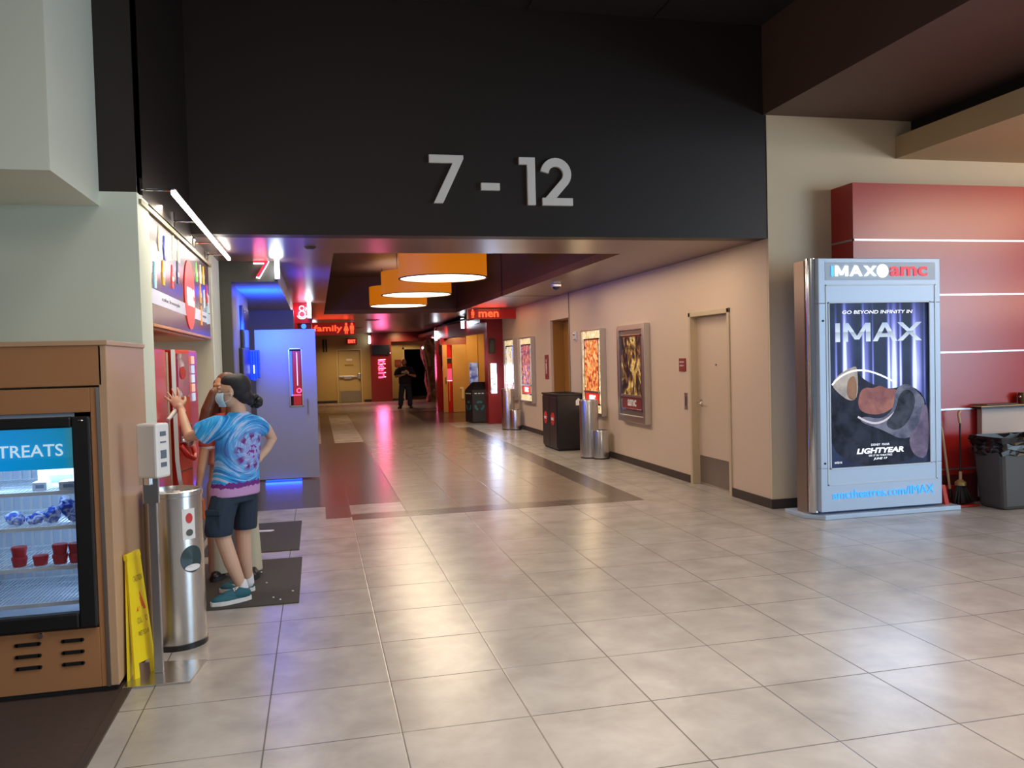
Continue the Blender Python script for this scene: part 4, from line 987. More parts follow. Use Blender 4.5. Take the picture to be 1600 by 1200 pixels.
# LED bar
t = thing('led_bar_light', 'long white LED bar on brackets washing the drinks menu board', 'lamp', (-.95, 7.4, 2.76))
bm = NB(); box(bm, -.865, -.835, 5.70, 9.2, 2.765, 2.795); obj('tube', bm, emis('led_white', (1, .93, .82), 14), t, bevel=.005)
for y in (5.72, 6.95, 8.15, 9.0):
    bm = NB(); tube(bm, [(-1.05, y, 2.80), (-.85, y, 2.80)], .009, 8); ell(bm, (-.85, y, 2.80), .022, .022, .014); box(bm, -1.055, -1.04, y-.025, y+.025, 2.76, 2.87); obj('bracket', bm, M_CHROME, t)
bm = NB(); box(bm, -1.06, -1.035, 5.66, 9.25, 2.70, 2.73); obj('wall_rail', bm, mat('olive_rail', (.30, .24, .10), rough=.4), t)
for a, b in ((5.9, 7.1), (7.3, 8.7)):
    area('led_wash', (-.86, (a+b)/2, 2.755), (-1.06, (a+b)/2, 2.30), .04, 20, (1, .86, .62), sy=b-a)
# wall above menu board
sbox('wall_menu_upper', (-1.25, -1.065, 5.97, 9.15, 2.69, 2.85), M_P7)
# machines
M_RFS = mat('machine_red', (.62, .035, .025), rough=.25)
def machine(name, plan, label, screen=True):
    xs = [p[0] for p in plan]; ys = [p[1] for p in plan]
    t = thing(name, label, 'drink machine', (sum(xs)/len(xs), sum(ys)/len(ys), 0), 'red touch screen drink machines in the recess')
    bm = NB(); prism(bm, plan, 'Z', .03, 1.80); obj('body', bm, M_RFS, t, bevel=.012)
    bm = NB(); prism(bm, [(x*.98-.02, y) for x, y in plan], 'Z', 0, .03); obj('plinth', bm, M_BLACK, t)
    return t
machine('drink_machine', [(-1.08, 6.10), (-1.08, 6.58), (-1.8, 6.58), (-1.8, 6.10)], 'red drink machine nearest the green jamb')
bobj_ = thing('divider_panel', 'narrow tan divider panel between the two red drink machines', 'panel', (-1.4, 6.67, 0)); bobj('panel', (-1.8, -1.085, 6.63, 6.71, 0, 1.78), mat('tan_panel', (.50, .33, .24), rough=.5), bobj_)
t = machine('drink_machine', [(-1.14, 6.80), (-1.055, 6.78), (-.985, 7.05), (-.985, 7.50), (-1.8, 7.50), (-1.8, 6.80)], 'red drink machine with white ribbon stripe and touch screen by the tie-dye shopper')
bm = NB(); pts = [(-1.058, 6.772, 1.80), (-1.058, 6.772, 1.2), (-1.056, 6.772, .95), (-1.045, 6.79, .8), (-1.02, 6.85, .62), (-.98, 7.0, .48)]
ds = Vector((.0145, .004, 0)); A = [(bm.verts.new(Vector(p)-ds-Vector((0, .006, 0))), bm.verts.new(Vector(p)+ds-Vector((0, .006, 0)))) for p in pts]
for k in range(len(A)-1): bm.faces.new((A[k][0], A[k][1], A[k+1][1], A[k+1][0]))
o = obj('ribbon_stripe', bm, M_WHITE, t); s = o.modifiers.new('solid', 'SOLIDIFY'); s.thickness = .006
fd = Vector((.07, .27, 0)).normalized(); fn = Vector((.27, -.07, 0)).normalized(); fo = Vector((-1.055, 6.78, 0))
RF = Matrix((fd, -fn, (0, 0, 1))).transposed()
def onf(u, z, off=.004): return fo+fd*u+fn*off+Vector((0, 0, z))
bm = NB(); obox(bm, onf(.14, 1.60, .006), .10, .006, .17, RF); sc2 = obj('touch_screen', bm, (lambda mt: (N(mt).emission(N(mt).ramp(N(mt).noise(N(mt).tc(), 7), [(.4, (.25, .02, .1)), (.55, (.12, .03, .06)), (.68, (.5, .4, .5))]), .8), mt)[1])(mat('screen_purple', (.05, .02, .04), rough=.15)), t)
bm = NB(); lathe(bm, (0, 0, 0), [(.0001, 0), (.05, 0), (.05, .005), (.0001, .005)], 20, axis='Y')
for v in bm.verts: v.co = onf(.12, 1.62, .013)+fd*v.co.x+Vector((0, 0, v.co.z))+fn*v.co.y
obj('round_icon', bm, M_DISCR, sc2)
bm = NB(); obox(bm, onf(.14, 1.15, .01), .10, .012, .07, RF); obj('nozzle_panel', bm, M_CHROME, t, bevel=.004)
bm = NB(); c0 = onf(.14, 1.08, .03); ell(bm, c0, .05, .05, .05); obj('nozzle', bm, M_STEEL, t)
bm = NB(); tube(bm, [onf(.04, 1.06, .01), onf(.07, .98, .05), onf(.14, .95, .07), onf(.21, .98, .05), onf(.25, 1.08, .01)], .02, 10); obj('drip_lip', bm, M_RFS, t)
bm = NB(); box(bm, -1.145, -1.135, 6.79, 6.795, .88, .885); obox(bm, onf(.14, .86, .002), .13, .003, .003, RF); obj('seam', bm, M_BLACK, t)
for k in range(5):
    bm = NB(); obox(bm, fo+Vector((.078, .42, 1.72-k*.075)), .006, .05, .032, Matrix.Identity(3)); obj('flavour_tile', bm, emis('tile_glow_%d' % (k % 3), ((.8, .5, .4), (.5, .65, .85), (.6, .75, .9))[k % 3], .8), t)
# counter
t = thing('condiment_counter', 'white topped counter beyond the red drink machines', 'counter', (-1.4, 8.35, 0))
bobj('cabinet', (-1.94, -1.09, 7.56, 9.14, .0, .84), mat('counter_brown', (.06, .045, .04), rough=.4), t); bobj('worktop', (-1.94, -1.05, 7.55, 9.14, .84, .90), M_WHITE, t, bevel=.006)
bobj('front_bin_panel', (-1.09, -1.075, 7.9, 8.6, .1, .75), M_GREYD, t)

# floor mats
M_MAT = mat('rubber_mat', (.045, .043, .042), rough=.75, noise=.2, nscale=60, bump=.4, bscale=300)
bm = NB(); box(bm, -1.06, -.17, 5.96, 7.36, 0, .008); tag(obj('floor_mat', bm, M_MAT, bevel=.003), 'dark rubber floor mat under the two shoppers', 'mat', 'dark floor mats by the drinks recess')
bm = NB(); box(bm, -1.04, -.20, 7.66, 9.06, 0, .008); tag(obj('floor_mat', bm, M_MAT, bevel=.003), 'dark rubber floor mat behind the shoppers with a white paper scrap', 'mat', 'dark floor mats by the drinks recess')
bm = NB(); prism(bm, [(-.72, 8.60), (-.50, 8.56), (-.46, 8.60), (-.47, 8.64), (-.55, 8.645), (-.72, 8.68)], 'Z', .009, .013); tag(obj('paper_scrap', bm, M_WHITE), 'long white paper scrap lying on the farther dark mat', 'litter')
random.seed(11)
for k, (x, y) in enumerate(((-.22, 6.25), (-.35, 6.12), (-.42, 6.55), (-.30, 6.05), (-.48, 6.9))):
    bm = NB(); ell(bm, (x, y, .012), .008, .008, .005, 8, 5); tag(obj('popcorn_crumb', bm, M_WHITE), 'tiny pale popcorn crumb scattered on the nearer dark mat', 'crumb', 'crumbs on the dark mat')

# ---------------------------------------------------------------- theatre 7 entrance: open door, lamp, screen
M_SLAB = mat('grey_door_paint', (.34, .335, .35), rough=.33, spec=.6)
d = thing('door_5', 'pale grey theatre door standing open with narrow red window, lit blue', None, (-.42, 12.4, 0)); d['kind'] = 'structure'
bm = NB()
for q in ((-.84, -.375, .02, 2.16), (-.205, 0.0, .02, 2.16), (-.375, -.205, .02, 1.06), (-.375, -.205, 1.88, 2.16)): box(bm, q[0], q[1], 12.38, 12.43, q[2], q[3])
obj('door_panel', bm, M_SLAB, d)
bm = NB(); 
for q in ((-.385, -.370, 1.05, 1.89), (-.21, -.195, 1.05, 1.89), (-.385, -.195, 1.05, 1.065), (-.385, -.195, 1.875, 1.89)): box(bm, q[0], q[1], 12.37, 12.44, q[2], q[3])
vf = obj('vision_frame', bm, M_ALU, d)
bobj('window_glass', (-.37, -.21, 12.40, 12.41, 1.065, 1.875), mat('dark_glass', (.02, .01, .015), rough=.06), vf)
bobj('red_reflection_strip', (-.33, -.22, 12.395, 12.40, 1.07, 1.85), emis('red_glass', (.30, .01, .01), .9), vf); bobj('blue_strip', (-.37, -.335, 12.394, 12.40, 1.2, 1.85), emis('blue_glass', (.08, .2, .7), .8), vf)  # red neon reflection in the pane put in as glowing strips
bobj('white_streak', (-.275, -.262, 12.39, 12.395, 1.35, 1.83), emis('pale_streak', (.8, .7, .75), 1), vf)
bm = NB(); stroke(bm, arc(-.25, 1.28, .03, 0, 359, 18), .014, .005, 'Y', 12.388, closed=True); box(bm, -.35, -.22, 12.388, 12.393, 1.21, 1.22); obj('ring_emblem', bm, M_NEONP, vf)
bm = NB(); tube(bm, [(-.135, 12.38, 1.16), (-.135, 12.33, 1.15), (-.135, 12.33, .96), (-.135, 12.38, .95)], .010, 8); obj('door_handle', bm, M_CHROME, d)
bm = NB(); lathe(bm, (-.155, 12.36, 2.20), [(.0001, -.04), (.035, -.04), (.035, .04), (.0001, .04)], 12, axis='Y'); obj('door_closer', bm, emis('blue_spot', (.05, .25, 1), 1.2), d)  # this disc is given its own blue glow
M_BLUE = emis('blue_acrylic', (.004, .03, .9), 2.0)
t = thing('blue_wall_lamp', 'glowing blue fluted wall lamp beside the open grey door', 'lamp', (-.86, 12.1, 1.43))
bm = NB()
for k in range(5): cyl(bm, (-.905+k*.033, 12.05-.012*(2-abs(k-2)), 1.45+.02*abs(k-2)), (-.905+k*.033, 12.05-.012*(2-abs(k-2)), 1.85), .018, n=12)
obj('fluted_shade', bm, M_BLUE, t)
bobj('back_plate', (-.93, -.76, 12.07, 12.10, 1.48, 1.87), M_GREYD, t); bobj('highlight', (-.84, -.83, 12.0, 12.01, 1.55, 1.66), M_BARW, t)
t = thing('black_wall_box', 'dark wall box left of the glowing blue lamp', 'box', (-.91, 11.4, 1.4)); bobj('housing', (-.93, -.88, 10.9, 11.9, 1.45, 1.88), M_BLACK, t, bevel=.01)
t = thing('poster_screen', 'tall black screen on the inner side wall of the theatre 7 entrance', 'screen', (-.91, 11.6, 1.85)); 
bobj('bezel', (-.927, -.885, 11.15, 12.02, 1.86, 2.43), M_BLACK, t, bevel=.01); bobj('glass', (-.885, -.88, 11.2, 11.97, 1.9, 2.39), MATS['screen_glass'], t)
area('blue_uplight', (-.7, 11.2, 2.05), (-.6, 11.6, 2.62), .5, 120, (.004, .06, 1), sy=.6)
spot('blue_spot_door', (-.05, 11.5, 2.60), (-.18, 12.4, 1.75), 90, (.02, .10, 1), 75, .9, .05)  # added spot for the blue on the door, its source unseen
area('blue_floor_glow', (-.5, 12.25, .03), (-.5, 11.6, 0.0), .5, 1.5, (.004, .05, 1), sy=.03)
spot('grey_fill_seven', (-.5, 10.4, 2.55), (-.6, 12.4, .9), 40, (.95, .93, 1), 100, 1, .1)
bm = NB(); box(bm, -.75, -.25, 12.30, 12.36, 0, .012); t = obj('floor_glow_strip', bm, emis('blue_strip_glow', (.01, .1, 1), 1.5)); tag(t, 'blue glowing strip on the floor below the open grey door', 'lamp')  # blue floor reflection built as a glowing strip

# ---------------------------------------------------------------- kiosk
M_KIO = mat('kiosk_silver', (.45, .57, .75), rough=.38, metal=.15, spec=.5)  # silver with the blue of reflected daylight put into its colour
t = thing('poster_kiosk', 'tall silver standing lightbox with space movie poster in front of the red wall', 'poster stand', (5.5, 7.36, 0))
KX0, KX1, KY0, KY1 = 4.785, 6.17, 7.24, 7.40
bm = NB()
for q in ((KX0, 4.90, .50, 2.12), (6.035, KX1, .50, 2.12), (KX0, KX1, 2.12, 2.56), (KX0, KX1, .07, .50)): box(bm, q[0], q[1], KY0, KY1, q[2], q[3])
obj('housing', bm, M_KIO, t, bevel=.006)
bm = NB(); lathe(bm, (KX0-.02, 7.34, 0), [(.05, .06), (.05, 2.565)], 24); obj('chrome_edge', bm, M_CHROME, t)
bm = NB(); box(bm, KX0-.07, KX0-.02, 7.38, 7.55, .02, 2.55); obj('rear_housing', bm, mat('kiosk_tan', (.30, .22, .18), rough=.3, metal=.6), t)
bm = NB(); prism(bm, [(4.80, 7.20), (6.36, 7.20), (6.36, 7.34), (4.80, 7.34)], 'Z', 0, .045); prism(bm, [(4.66, 7.36), (4.80, 7.20), (4.80, 7.7), (4.66, 7.7)], 'Z', 0, .04); box(bm, 4.8, 6.36, 7.34, 7.52, 0, .045); obj('base_plate', bm, M_KIO, t, bevel=.005)
bm = NB()
for q in ((4.86, 4.872, .33, 2.30), (6.10, 6.112, .33, 2.30), (4.86, 6.112, 2.29, 2.302), (4.86, 6.112, .33, .342)): box(bm, q[0], q[1], KY0-.006, KY0, q[2], q[3])
obj('door_seam', bm, mat('kiosk_trim', (.62, .74, .88), rough=.35), t)
bm = NB()
for q in ((4.888, 4.90, .49, 2.13), (6.035, 6.047, .49, 2.13), (4.888, 6.047, 2.12, 2.132), (4.888, 6.047, .488, .50)): box(bm, q[0], q[1], KY0-.008, KY0+.02, q[2], q[3])
obj('window_lip', bm, mat('kiosk_trim', (.62, .74, .88)), t)
# poster artwork (generic: beams over a dark scene)
mt = mat('poster_night', (.01, .012, .03), rough=.35, spec=.12); n = N(mt); gx, gy, gz = n.sep(n.tc('Generated'))
tot = None
for (px, wd, am) in ((.075, .010, .5), (.16, .016, 1.6), (.19, .045, .35), (.345, .012, 1.1), (.375, .03, .4), (.44, .008, .5), (.60, .014, 1.1), (.655, .03, 1.3), (.72, .012, 1.0), (.86, .02, 1.2), (.90, .035, .6), (.965, .01, .3)):
    e_ = n.m('MULTIPLY', n.m('EXPONENT', n.m('MULTIPLY', n.m('POWER', n.m('ABSOLUTE', n.m('DIVIDE', n.m('SUBTRACT', gx, px), wd)), 2.0), -1.0)), am)
    tot = e_ if tot is None else n.m('ADD', tot, e_)
fade = n.m('SUBTRACT', 1.0, n.m('DIVIDE', n.m('ABSOLUTE', n.m('SUBTRACT', gz, .56)), .46), clamp=True)
fade = n.m('MULTIPLY', n.m('ADD', fade, .12), n.m('GREATER_THAN', gz, .36))
val = n.m('MULTIPLY', tot, fade)
col = n.ramp(n.m('MULTIPLY', val, .8, clamp=True), [(0, (.006, .01, .028)), (.12, (.04, .05, .22)), (.4, (.22, .25, .75)), (.75, (.75, .85, 1))])
neb = n.ramp(n.noise(n.tc(), 3.5, 5), [(.35, (.0, .0, .0)), (.7, (.012, .02, .045))])
ad = n.nt.nodes.new('ShaderNodeMix'); ad.data_type = 'RGBA'; ad.blend_type = 'ADD'; ad.inputs[0].default_value = 1; n.link(col, ad.inputs[6]); n.link(neb, ad.inputs[7])
n.emission(ad.outputs[2], 1.15)
po = bobj('poster', (4.90, 6.035, 7.262, 7.27, .50, 2.12), mt, t)
def pshape(name, pts, c, e, k, label=None, rough=.3, grad=None):
    bm = NB(); P = [(4.90+u*1.135, .50+v*1.62) for u, v in pts]; prism(bm, P, 'Y', 7.2615-k*.0008, 7.262-(k-1)*.0008)
    if grad:
        mt = mat(name+'_paint', tuple(q*.15 for q in c), rough=rough); n = N(mt); f = n.noise(n.tc(), grad[1], 5, .6, .4); n.emission(n.ramp(f, [(.35, c), (.62, grad[0])]), e)
    else: mt = emis(name+'_paint', c, e)
    mt.node_tree.nodes['Principled BSDF'].inputs['Specular IOR Level'].default_value = .1; mt.node_tree.nodes['Principled BSDF'].inputs['Roughness'].default_value = .5
    return obj(name, bm, mt, po, label=label)
def smooth_poly(pts, it=3):
    for _ in range(it):
        q = []
        for i in range(len(pts)):
            a, b = pts[i], pts[(i+1) % len(pts)]; q += [(a[0]*.75+b[0]*.25, a[1]*.75+b[1]*.25), (a[0]*.25+b[0]*.75, a[1]*.25+b[1]*.75)]
        pts = q
    return pts
pshape('dark_hill', smooth_poly([(0, .0), (0, .50), (.08, .55), (.25, .60), (.36, .52), (.60, .46), (.80, .50), (1, .40), (1, .0)], 2), (.006, .008, .016), .9, 1, grad=((.035, .04, .07), 5))
pshape('rosy_hill', smooth_poly([(.28, .36), (.30, .455), (.36, .485), (.44, .475), (.50, .495), (.58, .47), (.68, .465), (.72, .43), (.66, .36), (.52, .31), (.36, .32)], 2), (.50, .22, .17), .75, 2, grad=((.22, .09, .12), 4))
pshape('pale_ridge', smooth_poly([(.02, .51), (.10, .57), (.24, .615), (.285, .61), (.285, .42), (.20, .40), (.08, .46)], 2), (.26, .24, .26), .8, 3, grad=((.60, .55, .50), 5))
pshape('brown_ridge', smooth_poly([(.17, .42), (.18, .54), (.27, .565), (.275, .40)], 2), (.25, .14, .10), .8, 4, grad=((.38, .22, .14), 8))
pshape('grey_slope', smooth_poly([(.66, .47), (.78, .505), (.88, .45), (.98, .38), (.90, .20), (.74, .14), (.52, .22), (.30, .27), (.32, .31), (.52, .28), (.64, .34)], 2), (.07, .08, .14), .8, 3, grad=((.22, .24, .34), 6))
pshape('grey_slope_inner', smooth_poly([(.70, .44), (.80, .47), (.88, .40), (.80, .26), (.66, .20), (.54, .25), (.66, .33)], 2), (.015, .018, .03), .8, 4, grad=((.07, .08, .12), 6))
pshape('lilac_slope', smooth_poly([(.93, .36), (1, .36), (1, .02), (.84, .04), (.78, .16), (.90, .24)], 2), (.30, .24, .38), .6, 5, grad=((.10, .09, .18), 5))
bm = NB(); stroke(bm, [(4.90+(.03+.64*i/20)*1.135, .50+(.505+.085*sin(pi*(i/20)**.8))*1.62) for i in range(21)], .016, .0008, 'Y', 7.2585); obj('glow_arc', bm, emis('arc_glow', (.8, .9, 1), 1.6), po)
bm = NB(); stroke(bm, [(4.90+(.28+.46*i/16)*1.135, .50+(.305-.06*sin(pi*i/16)+.08*(i/16)**2)*1.62) for i in range(17)], .02, .0008, 'Y', 7.2585); obj('bright_band', bm, emis('band_glow', (.55, .5, .55), .8), po)
M_PT = emis('poster_white', (.85, .9, 1), 1.1)
def ptext(name, s, u, v, wd, ht, m_=None, **k): return text(name, s, m_ or M_PT, po, (4.90+u*1.135, 7.256, .50+v*1.62), '-Y', height=ht, width=wd, extrude=.0006, **k)
ptext('tagline', 'GO BEYOND INFINITY IN', .49, .945, .80, .034, offset=.01, shear=.15)
M_HS = mat('headline_silver', (.3, .35, .4), rough=.5); _n = N(M_HS); _n.emission(_n.ramp(_n.sep(_n.tc('Generated'))[2], [(.0, (.62, .72, .85)), (.5, (.20, .26, .36)), (.55, (.50, .60, .75)), (1, (.30, .38, .55))]), .95)
for ch, u0, wd in (('I', .065, .05), ('M', .145, .27), ('A', .435, .25), ('X', .685, .25)):
    bm = NB(); block(bm, ch, 4.90+u0*1.135, .50+.765*1.62, wd*1.135, .185, .052, 7.2555, .0016 + (.0008 if ch in 'MX' else 0)); obj('headline_letter', bm, M_HS, po)
ptext('studio_line', 'DISNEY  PIXAR', .50, .128, .21, .022); ptext('title', 'LIGHTYEAR', .50, .092, .54, .055, offset=.04, shear=.2)
ptext('cinema_line', 'SEE IT IN THEATRES', .50, .062, .27, .018); ptext('date_line', 'JUNE 17', .50, .040, .16, .026, offset=.02, shear=.2); ptext('credit', 'RATED PG', .08, .03, .08, .02)
# header lettering
hd = bobj('header_panel', (4.86, 6.112, KY0-.003, KY0, 2.345, 2.52), mat('header_silver', (.45, .57, .75), rough=.4), t)
M_CY = emis('cyan_letter', (.10, .55, .95), 1.0)
text('letter_i', 'I', M_CY, hd, (4.935, KY0-.008, 2.435), '-Y', height=.10, width=.025, offset=.02)
M_LW = emis('letter_white', (.95, 1, 1), 1.3)
for ch, x_ in (('M', 4.965), ('A', 5.125), ('X', 5.285)):
    bm = NB(); block(bm, ch, x_, 2.385, .145, .10, .032, KY0-.012, .006); obj('header_letter', bm, M_LW, hd)
bm = NB(); lathe(bm, (5.50, KY0-.008, 2.435), [(.0001, 0), (.066, 0), (.066, .005), (.0001, .005)], 32, axis='Y'); ro = obj('round_badge', bm, emis('badge_white', (1, 1, 1), 1.1), hd)
text('badge_letter', 'I', M_STEEL, ro, (5.50, KY0-.014, 2.435), '-Y', height=.06, width=.02, offset=.02); bm = NB(); stroke(bm, arc(5.50, 2.435, .045, 60, 300, 18), .01, .004, 'Y', KY0-.014); obj('badge_ring', bm, M_STEEL, ro)
text('letters_amc', 'amc', emis('letter_red', (.75, .02, .05), .8), hd, (5.80, KY0-.008, 2.43), '-Y', height=.095, width=.43, offset=.02)
text('web_address', 'amctheatres.com/IMAX', emis('web_cyan', (.04, .42, .95), 1.0), t, (5.49, KY0-.006, .235), '-Y', height=.085, width=1.16, offset=.0, extrude=.003)
bm = NB(); 
for z in (.55, 1.95): cyl(bm, (4.83, KY0, z), (4.83, KY0-.008, z), .01, n=12)
obj('lock', bm, M_MATTE, t)
area('kiosk_poster_glow', (5.47, 7.18, 1.35), (5.3, 5.2, .4), 1.0, 16, (.55, .72, 1), sy=1.5)

# ---------------------------------------------------------------- grey bin with bag, white box, broom, dustpan
t = thing('grey_waste_bin', 'grey tapered plastic waste bin lined with a black bag beside the white box', 'trash can', (7.0, 7.2, 0))
bm = NB()
def taper(bm, x0, x1, y0, y1, z0, z1, k, mi=0):
    dx, dy = (x1-x0)*k, (y1-y0)*k; vs = box(bm, x0, x1, y0, y1, z0, z1, mi)
    for i in range(4): vs[i].co.x += dx if i in (0, 3) else -dx; vs[i].co.y += dy if i in (0, 1) else -dy
    return vs
taper(bm, 6.63, 7.28, 6.96, 7.36, 0, .66, .09); obj('body', bm, M_GREYD, t, bevel=.04)
bm = NB(); taper(bm, 6.62, 7.30, 6.95, 7.37, .56, .74, .02); bmesh.ops.subdivide_edges(bm, edges=bm.edges[:], cuts=7, use_grid_fill=True)
random.seed(4)
for v in bm.verts:
    if v.co.z < .73: v.co += Vector((random.uniform(-.015, .02), random.uniform(-.018, .012), random.uniform(-.02, .02)))
    if v.co.z > .72 and 6.65 < v.co.x < 7.23 and 7.0 < v.co.y < 7.33: v.co.z -= .25
obj('bin_bag', bm, mat('bag_black', (.008, .008, .01), rough=.3, spec=.5), t)
t = thing('white_box_table', 'white box counter behind the grey bin with papers and boards on top', 'counter', (7.2, 7.44, 0))
bobj('cabinet', (6.86, 8.2, 7.46, 7.53, .05, 1.0), mat('pinkish_white', (.60, .50, .47), rough=.5), t, bevel=.005); bobj('top_board', (6.80, 8.2, 7.40, 7.53, 1.0, 1.02), M_BLACK, t)
t = thing('cardboard_sheet', 'tan cardboard sheet lying on the white box counter', 'sheet', (7.3, 7.45, 1.02)); bm = NB(); prism(bm, [(6.78, 7.38), (8.0, 7.40), (8.0, 7.53), (6.78, 7.53)], 'Z', 1.022, 1.03); obj('sheet', bm, mat('cardboard', (.62, .42, .22), rough=.7), t)
t = thing('dark_tray', 'thin dark tray on top of the cardboard sheet', 'tray', (7.2, 7.46, 1.03)); bm = NB(); prism(bm, [(6.88, 7.41), (7.28, 7.42), (7.28, 7.52), (6.80, 7.52)], 'Z', 1.032, 1.045); obj('tray', bm, M_GREYD, t, bevel=.004)
t = thing('metal_pot', 'small dark metal pot on the white box counter', 'pot', (7.36, 7.47, 1.03)); bm = NB(); lathe(bm, (7.40, 7.475, 1.032), [(.045, 0), (.05, .10), (.045, .12), (.0001, .12)], 24); obj('pot', bm, mat('pot_bronze', (.2, .15, .08), rough=.3, metal=1), t)
bm = NB(); tube(bm, [(7.36, 7.46, 1.11), (7.33, 7.45, 1.11)], .01, 8); obj('handle', bm, M_CHROME, t)
t = thing('dustpan', 'red lobby dustpan with long bent tan handle beside the kiosk', 'dustpan', (6.42, 7.40, 0))
bm = NB(); prism(bm, [(6.25, .005), (6.66, .005), (6.66, .02), (6.30, .02)], 'Y', 7.28, 7.50); prism(bm, [(6.25, .005), (6.30, .005), (6.24, .25), (6.20, .25)], 'Y', 7.28, 7.50); box(bm, 6.25, 6.62, 7.48, 7.50, .005, .20); obj('pan', bm, mat('dustpan_red', (.55, .03, .015), rough=.4), t)
bm = NB(); tube(bm, [(6.46, 7.46, .12), (6.42, 7.46, .40), (6.36, 7.46, .80), (6.33, 7.46, .86), (6.20, 7.46, .95)], .013, 10); obj('handle', bm, mat('handle_tan', (.55, .38, .24), rough=.4), t)
bm = NB(); tube(bm, [(6.30, 7.46, .885), (6.18, 7.46, .965)], .018, 10); tube(bm, [(6.465, 7.46, .06), (6.455, 7.46, .17)], .02, 10); obj('grip', bm, M_BLACK, t)
t = thing('lobby_broom', 'black bristled lobby broom leaning on the red wall beside the grey bin', 'broom', (6.5, 7.38, 0))
bm = NB(); random.seed(2)
for k in range(60):
    a = random.uniform(-1, 1); b = random.uniform(-1, 1); tube(bm, [(6.50+a*.03, 7.37+b*.02, .24), (6.52+a*.12, 7.36+b*.04, random.uniform(.025, .05))], [.006, .010], 5)
prism(bm, [(6.44, .10), (6.60, .10), (6.54, .24), (6.47, .24)], 'Y', 7.35, 7.39)
obj('bristles', bm, M_MATTE, t)
bm = NB(); lathe(bm, (6.505, 7.37, .22), [(.055, 0), (.055, .03), (.02, .06)], 16); obj('ferrule', bm, mat('brass_band', (.5, .38, .14), rough=.4, metal=.5), t)
bm = NB(); tube(bm, [(6.505, 7.37, .25), (6.515, 7.38, .36)], .016, 10); tube(bm, [(6.56, 7.43, .86), (6.54, 7.43, .96), (6.57, 7.44, .99)], .015, 10); obj('tan_sleeve', bm, MATS['handle_tan'], t)
bm = NB(); tube(bm, [(6.515, 7.38, .36), (6.56, 7.43, .86)], .010, 10); obj('handle', bm, M_BLACK, t)

# ---------------------------------------------------------------- standee at the far right
t = thing('movie_standee', 'tall craggy brown cardboard movie standee beside the far dark doorway', 'standee', (4.25, 33.0, 0))
mt = mat('standee_bark', (.30, .18, .10), rough=.7); n = N(mt); n.color(n.ramp(n.noise(n.tc(), 5, 6, .7, 1.2), [(.35, (.06, .03, .02)), (.5, (.30, .17, .09)), (.62, (.55, .40, .24)), (.7, (.2, .05, .06))]))
bm = NB(); random.seed(9); prev = None
prof = [(0, 3.95, 4.75), (.35, 3.98, 4.8), (.8, 3.92, 4.85), (1.3, 3.90, 4.9), (1.8, 3.80, 4.95), (2.2, 3.72, 5.0), (2.4, 3.9, 5.0), (2.52, 4.1, 4.95)]
rings = []
for z, a, b in prof:
    rings.append([bm.verts.new((x+random.uniform(-.05, .05), y+random.uniform(-.05, .05), max(0, z+random.uniform(-.04, .04)) if z else 0)) for x, y in ((a, 32.9), ((a*2+b)/3, 32.75), ((a+2*b)/3, 32.72), (b, 32.9), (b, 33.4), (a, 33.4))])
for k in range(len(rings)-1):
    for i in range(6): bm.faces.new((rings[k][i], rings[k][(i+1) % 6], rings[k+1][(i+1) % 6], rings[k+1][i]))
bm.faces.new(rings[0]); bm.faces.new(rings[-1]); obj('trunk', bm, mt, t)
bm = NB()
for (a, b, r0) in (((3.85, 32.75, 2.3), (4.05, 32.7, 1.4), .05), ((4.05, 32.75, 2.5), (4.4, 32.66, 1.5), .06), ((4.3, 32.7, 2.5), (4.5, 32.66, 1.2), .05), ((3.82, 32.8, 2.2), (4.05, 32.75, .3), .05)): tube(bm, [a, ((a[0]+b[0])/2+.03, b[1], (a[2]+b[2])/2), b], r0, 7)
obj('branch', bm, mat('standee_pale', (.45, .30, .18), rough=.7, noise=.4, nscale=8), t)
bm = NB()
for k in range(7):
    obox(bm, (4.35+.06*(k % 2), 32.66, .45+.11*k), .22-.02*k, .03, .045, Matrix.Rotation(.25, 3, 'Y'))
obj('stone_steps', bm, mat('stone_pale', (.50, .42, .28), rough=.8, noise=.3, nscale=12), t)
bm = NB(); ell(bm, (3.8, 32.8, 2.15), .06, .06, .06, 10, 8); obj('lamp_tip', bm, M_LITW, t)
t.location.x += .32
# ================================================================ PEOPLE
M_SKIN = mat('skin_tan', (.62, .40, .30), rough=.5, noise=.06, nscale=10)
M_SKIN2 = mat('skin_warm', (.50, .27, .16), rough=.5)
def limb(bm, pts, rads, n=14):
    pts = [Vector(p) for p in pts]; tube(bm, pts, list(rads), n)
    for p, r in ((pts[0], rads[0]), (pts[-1], rads[-1])): ell(bm, p, r, r, r, n, 8)
def torso(bm, rings, n=24):
    """rings: (centre, half width, half depth, facing angle) ; width along side axis"""
    R_ = []
    for c, a, b, yaw in rings:
        c = Vector(c); sd = Vector((cos(yaw), sin(yaw), 0)); fw = Vector((-sin(yaw), cos(yaw), 0)); row = []
        for i in range(n):
            t = 2*pi*i/n; x, y = cos(t), sin(t)
            x = math.copysign(abs(x)**.85, x); y = math.copysign(abs(y)**.85, y)
            row.append(bm.verts.new(c+sd*x*a+fw*y*b))
        R_.append(row)
    for k in range(len(R_)-1):
        for i in range(n): bm.faces.new((R_[k][i], R_[k][(i+1) % n], R_[k+1][(i+1) % n], R_[k+1][i]))
    bm.faces.new(R_[0][::-1]); bm.faces.new(R_[-1])
